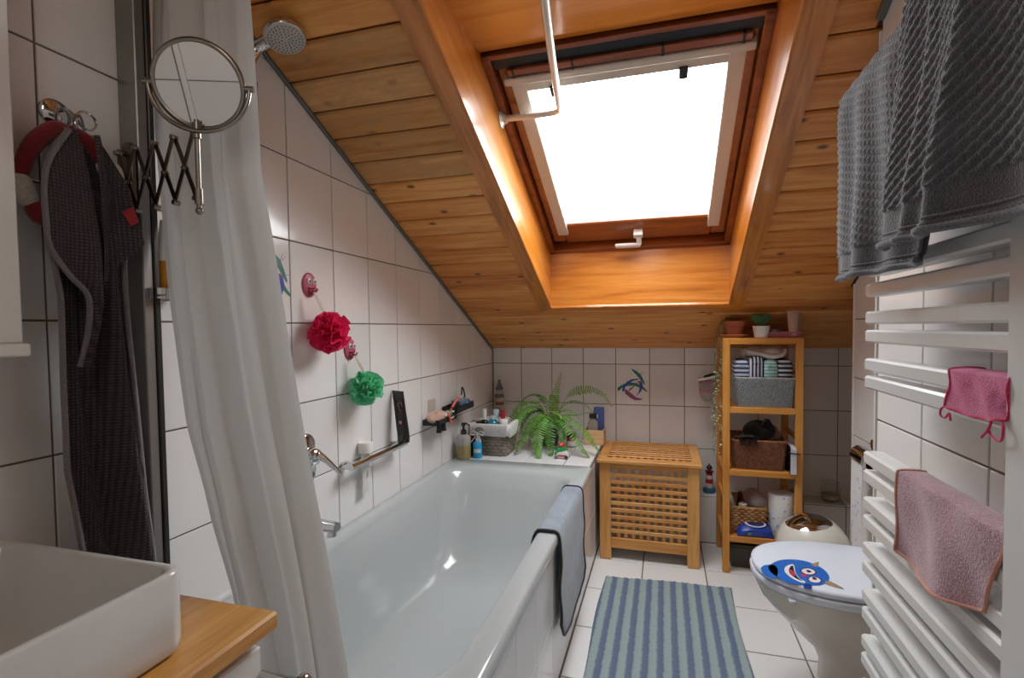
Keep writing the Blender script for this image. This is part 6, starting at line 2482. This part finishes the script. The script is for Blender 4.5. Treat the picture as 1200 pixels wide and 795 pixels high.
# little bath toy
M_['toy_green'] = plain('toy_green', '#1f9a4c', .35)
M_['toy_red'] = plain('toy_red', '#c23030', .35)
M_['toy_white'] = plain('toy_white', '#cfcfd0', .35)
t = thing('bath_toy', 'little green toy figure with red cap sitting in a white toy car', 'toy', (.580, -.535, DZ0))
part('car_body', G().loft([rr(-.036 * s_, .036 * s_, -.020 * s_, .020 * s_, .012 * s_, z, 5) for z, s_ in ((.004, .9), (.012, 1), (.026, 1), (.036, .82), (.040, .55))]), M_['toy_white'], t, 60)
part('side_stripe', G().box(-.022, .026, -.0212, -.0195, .013, .022, .001), M_['toy_red'], t, 0)
for x in (-.030, .024):
    for s_ in (-1, 1):
        part('wheel', G().lathe([(0, -.004), (.008, -.004), (.0095, -.002), (.0095, .002), (.008, .004), (0, .004)], 16, M=Matrix.Translation((x, s_ * .020, .0098)) @ MXr), M_['gloss_black'] if x > 0 else M_['alu'], t, 50)
part('body', G().ball((0, 0, 0), 1, 18, 12, M=Matrix.Translation((-.002, 0, .052)) @ Matrix.Diagonal((.021, .019, .020, 1)).to_4x4()), M_['toy_green'], t, 60)
part('snout', G().ball((0, 0, 0), 1, 14, 10, M=Matrix.Translation((-.016, -.010, .050)) @ Matrix.Diagonal((.012, .012, .010, 1)).to_4x4()), M_['toy_green'], t, 60)
part('arm', G().tube(bez([(-.018, -.012, .042), (-.030, -.016, .032), (-.036, -.014, .022)], 8), .006, 8), M_['toy_green'], t, 60)
part('cap', G().lathe([(.019, .066), (.0195, .070), (.015, .080), (.007, .085), (0, .086)], 20, (-.002, 0, 0)), M_['toy_red'], t, 60)
part('cap_badge', G().ball((0, 0, 0), 1, 10, 6, M=Matrix.Translation((-.006, -.016, .076)) @ Matrix.Diagonal((.005, .003, .004, 1)).to_4x4()), M_['toy_white'], t, 60)

# ================================================================== FERN
fn = thing('potted_fern', 'large green sword fern spreading over the tiled deck by the tub', 'plant', (.45, -.26, DZ0))
M_['fern'] = plain('fern_leaf', '#5f9436', .5, noise=.22, nscale=18)
M_['fern_dark'] = plain('fern_leaf_dark', '#4f8230', .55, noise=.22, nscale=18)
M_['fern_olive'] = plain('fern_leaf_olive', '#6c8430', .55, noise=.2, nscale=18)
M_['fern_lime'] = plain('fern_leaf_lime', '#8fd636', .5, noise=.1)
M_['fern_stem'] = plain('fern_stem', '#5c7a30', .6)
M_['pot_cover'] = plain('pot_cover', '#5c554e', .6)
part('pot', G().lathe([(0, 0), (.045, 0), (.060, .100), (.062, .106), (.056, .106), (.052, .095), (0, .092)], 32), M_['pot_cover'], fn, 50)
part('soil', G().lathe([(0, .097), (.053, .094)], 24), M_['soil'], fn)
OFF = Vector((.45, -.26, DZ0))


def frond(pts, length_scale=1.0, m='fern', width=.034, pairs=34, seed=0, up=(0, 0, 1), droop=.25, start=.14):
    """one fern frond: arching midrib with two rows of narrow leaflets"""
    rs = random.Random(seed)
    pairs = int(pairs * .88)
    pp = bez([Vector(p) - OFF for p in pts], pairs * 2)
    N = len(pp)
    st = part('frond', G().tube(pp[::2], [max(.0006, .0019 * (1 - i / (N / 2))) for i in range(len(pp[::2]))], 5), M_['fern_stem'], fn, 60)
    g = G()
    upv = Vector(up)
    for i in range(int(N * start), N - 1):
        f = i / (N - 1)
        tg = (pp[min(i + 1, N - 1)] - pp[i - 1]).normalized()
        sd = tg.cross(upv)
        if sd.length < .05:
            sd = tg.cross(Vector((1, 0, 0)))
        sd.normalize()
        nn = sd.cross(tg).normalized()
        w = width * (smoothstep(start - .1, start + .16, f)) * (1 - .82 * max(0, (f - .42) / .58) ** 1.35)
        for s_ in (-1, 1):
            if i % 2 == (0 if s_ > 0 else 1):
                continue
            L = w * rs.uniform(.86, 1.08)
            d = (sd * s_ + tg * rs.uniform(.18, .34) - nn * droop * rs.uniform(.6, 1.3)).normalized()
            tw = (tg * .95 + nn * rs.uniform(-.25, .25)).normalized()
            hw = max(.0022, .0047 * (L / .034) ** .5)
            b = pp[i]
            a1 = b + d * L * .30
            a2 = b + d * L * .72 - nn * L * .05 * droop
            tip = b + d * L - nn * L * .16 * droop
            o = len(g.v)
            ridge = nn * hw * .25
            vs = [b + tw * hw * .5, b - tw * hw * .5, a1 + tw * hw, a1 + ridge, a1 - tw * hw, a2 + tw * hw * .75, a2 + ridge * .6, a2 - tw * hw * .75, tip]
            g.add(vs, [(0, 1, 3, 2), (1, 4, 3), (2, 3, 6, 5), (3, 4, 7, 6), (5, 6, 8), (6, 7, 8)])
    part('leaflets', g, M_[m], st, 60, stuff=True)
    return st


B0 = (.45, -.26, .66)


def B(dx=0, dy=0, dz=0):
    return (B0[0] + dx, B0[1] + dy, B0[2] + dz)


frond([B(.01, .0), (.475, -.255, .76), (.485, -.245, .86), (.514, -.22, .982)], m='fern_olive', width=.036, seed=1, up=(0, 1, .2), droop=.0)
frond([B(.02, 0), (.53, -.27, .80), (.60, -.29, .872), (.69, -.30, .892), (.77, -.305, .862), (.822, -.31, .795)], m='fern_olive', width=.036, seed=2, pairs=40, up=(0, .9, .4), droop=.1, start=.3)
frond([B(.02, -.02), (.54, -.31, .735), (.62, -.34, .748), (.70, -.35, .768), (.755, -.355, .777)], m='fern_dark', width=.032, seed=3, droop=.1)
frond([B(.02, -.03), (.52, -.33, .74), (.60, -.39, .735), (.69, -.43, .675), (.745, -.45, .61), (.775, -.455, .562)], width=.048, pairs=40, seed=4)
frond([B(.015, -.03), (.50, -.33, .73), (.57, -.41, .72), (.64, -.46, .645), (.69, -.49, .585), (.722, -.50, .553)], width=.048, pairs=40, seed=5)
frond([B(.0, -.03), (.455, -.34, .745), (.442, -.42, .725), (.44, -.50, .65), (.452, -.555, .58), (.468, -.575, .553)], width=.048, pairs=44, seed=6, up=(0, -.4, 1))
frond([B(.01, -.03), (.475, -.33, .735), (.492, -.41, .71), (.505, -.48, .63), (.512, -.51, .57), (.516, -.515, .553)], width=.036, pairs=36, seed=7, up=(0, -.4, 1), m='fern_dark')
frond([B(-.01, -.03), (.43, -.33, .745), (.40, -.40, .74), (.36, -.47, .67), (.325, -.52, .59), (.308, -.53, .556)], width=.050, pairs=40, seed=8)
frond([B(-.02, -.02), (.40, -.30, .77), (.34, -.37, .785), (.30, -.43, .735), (.285, -.47, .65), (.281, -.48, .575)], width=.052, pairs=42, seed=9)
frond([B(-.02, -.01), (.40, -.28, .79), (.33, -.33, .815), (.27, -.38, .775), (.24, -.42, .68), (.232, -.43, .605)], width=.050, pairs=42, seed=10, m='fern_dark')
frond([B(-.03, .0), (.38, -.26, .78), (.28, -.26, .80), (.17, -.265, .790), (.06, -.28, .772), (-.0 + .012, -.29, .752)], width=.030, pairs=44, seed=11, m='fern_olive', droop=.15, start=.2)
frond([B(-.02, .02), (.41, -.20, .80), (.35, -.18, .84), (.28, -.18, .82), (.22, -.20, .76)], width=.044, pairs=32, seed=12, m='fern_dark')
frond([B(.0, .02), (.45, -.20, .78), (.44, -.14, .83), (.42, -.10, .82)], width=.03, pairs=26, seed=13, m='fern_dark')
frond([B(.02, .01), (.52, -.23, .78), (.58, -.21, .81), (.65, -.20, .79), (.70, -.20, .74)], width=.03, pairs=30, seed=14, m='fern_dark')
frond([B(.0, -.01), (.46, -.30, .75), (.50, -.36, .765), (.54, -.40, .755), (.552, -.42, .735)], width=.014, pairs=24, seed=15, m='fern_lime')
frond([B(-.01, -.03), (.44, -.35, .73), (.425, -.43, .69), (.42, -.48, .62), (.42, -.50, .56)], width=.036, pairs=34, seed=16, m='fern_dark', up=(0, -.4, 1))
frond([B(-.015, -.03), (.41, -.35, .735), (.37, -.42, .70), (.34, -.46, .63), (.325, -.47, .565)], width=.036, pairs=34, seed=17, m='fern_dark')
frond([B(.01, -.03), (.50, -.35, .72), (.55, -.42, .68), (.58, -.46, .61), (.60, -.47, .56)], width=.034, pairs=34, seed=18, m='fern_dark')
frond([B(-.02, -.01), (.41, -.29, .765), (.36, -.35, .79), (.31, -.40, .765), (.285, -.44, .70)], width=.050, pairs=36, seed=19)
frond([B(.02, -.02), (.51, -.29, .75), (.57, -.31, .77), (.61, -.32, .755), (.65, -.325, .71)], width=.032, pairs=30, seed=20)

frond([B(.005, -.03), (.465, -.335, .735), (.47, -.39, .71), (.475, -.435, .64), (.478, -.455, .57)], width=.040, pairs=34, seed=21, up=(0, -.4, 1))
frond([B(-.01, -.03), (.425, -.34, .73), (.39, -.39, .71), (.375, -.43, .64), (.368, -.44, .575)], width=.040, pairs=34, seed=22, m='fern_dark')
frond([B(.015, -.03), (.515, -.335, .725), (.54, -.38, .70), (.555, -.415, .63), (.56, -.42, .575)], width=.040, pairs=34, seed=23)
frond([B(-.02, -.02), (.405, -.30, .755), (.35, -.35, .755), (.315, -.385, .70), (.30, -.395, .62)], width=.044, pairs=34, seed=24, m='fern_dark')

# ================================================================== WALL CADDY WITH CLUTTER
cd_ = thing('wall_caddy', 'black two-tray caddy stuck to the left wall above the tub end', 'caddy', (.0, -.80, .80))


def open_tray(x0, x1, y0, y1, z0, z1, w=.003):
    g = G()
    g.box(x0, x1, y0, y1, z0, z0 + w)
    g.box(x0, x1, y0, y0 + w, z0, z1)
    g.box(x0, x1, y1 - w, y1, z0, z1)
    g.box(x0, x0 + w, y0, y1, z0, z1)
    g.box(x1 - w, x1, y0, y1, z0, z1)
    return g


part('tray', open_tray(.004, .085, -.19, .02, -.010, .016), M_['black_plastic'], cd_, 0)
part('tray', open_tray(.004, .085, .02, .25, .012, .045), M_['black_plastic'], cd_, 0)
for y in (-.165, -.115):
    g = G().tube([(.075, y, -.008), (.075, y, -.034)], .011, 12)
    g.tube([(.075, y, -.034), (.075, y, -.046)], .013, 12)
    part('hook_knob', g, M_['black_plastic'], cd_)
part('slot_rim', G().box(.086, .0875, -.06, -.02, .0, .008, .0005), M_['rail_grey'], cd_, 0)
M_['pad'] = plain('beige_pad', '#c4bdb0', .4)
part('adhesive_pad', G().box(.0005, .002, -.13, -.05, .04, .10, .0005), M_['pad'], cd_, 0)
M_['peach_cloth'] = fabric('peach_scrub', '#b08a76', '#cba896', 200)
g = G()
crumple(g, (0, 0, 0), .04, .075, .028, 31, amp=.16)
solo('exfoliating_glove', g, M_['peach_cloth'], 'peach exfoliating glove in the lower caddy tray', 'glove', (.05, -.93, .822), smooth=60)
M_['coral'] = plain('coral_plastic', '#e0715a', .4)
t = thing('razor', 'coral pink razor sticking up from the upper caddy tray', 'razor', (.055, -.745, .838))
part('handle', G().tube(bez([(0, -.04, -.01), (0, .0, .02), (.004, .05, .045)], 10), [.006, .007, .0075, .007, .007, .0065, .0065, .007, .0075, .0075, .006], 10), M_['coral'], t, 60)
part('head', G().box(-.018, .018, -.052, -.038, -.018, -.008, .002), M_['white_plastic'], t, 0)
t = thing('razor', 'second coral razor hanging at the front of the lower caddy tray', 'razor', (.088, -.885, .815))
part('handle', G().tube(bez([(.0, -.03, .015), (.004, .0, .005), (.005, .012, -.03)], 10), .006, 10), M_['coral'], t, 60)
part('head', G().box(-.012, .006, -.046, -.03, .010, .024, .002), M_['white_plastic'], t, 0)
M_['steel_blue'] = plain('steel_blue_plastic', '#7d93a6', .35)
M_['aqua'] = plain('aqua_plastic', '#48a5c4', .3)
M_['violet_p'] = plain('violet_plastic', '#6a4c9c', .4)
M_['lime_p'] = plain('lime_plastic', '#a9c46a', .4)
t = thing('toy_scoop', 'grey-blue plastic scoop lying in the upper caddy tray', 'scoop', (.05, -.665, .828))
part('bowl', G().loft([rr(-.030 * s_, .030 * s_, -.055 * s_, .055 * s_, .015 * s_, z, 5) for z, s_ in ((0, .55), (.012, .8), (.040, 1), (.041, .95))]), M_['steel_blue'], t, 50)
part('handle', G().tube(bez([(0, .045, .034), (0, .07, .05), (0, .055, .085), (0, .035, .10), (0, .03, .06)], 16), .004, 8), M_['gloss_black'], t)
for lab, y, mm_, r in (('aqua plastic bath toy in the upper caddy tray', -.605, 'aqua', .020), ('violet plastic bath toy at the far end of the upper caddy tray', -.570, 'violet_p', .016)):
    g = G()
    crumple(g, (0, 0, 0), .022, r, .022, int(r * 1000), amp=.1)
    t = thing('bath_toy', lab, 'toy', (.055, y, .838))
    part('toy_body', g, M_[mm_], t, 60)
t = thing('nail_brush', 'cream nail brush with a lime edge in the lower caddy tray', 'brush', (.05, -.815, .800))
part('brush_back', G().loft([rr(-.016, .016, -.035, .035, .01, z, 5) for z in (.018, .030)]), M_['cream_b'], t, 50)
part('bristles', G().box(-.013, .013, -.03, .03, 0, .018, .001), M_['lime_p'], t, 0)
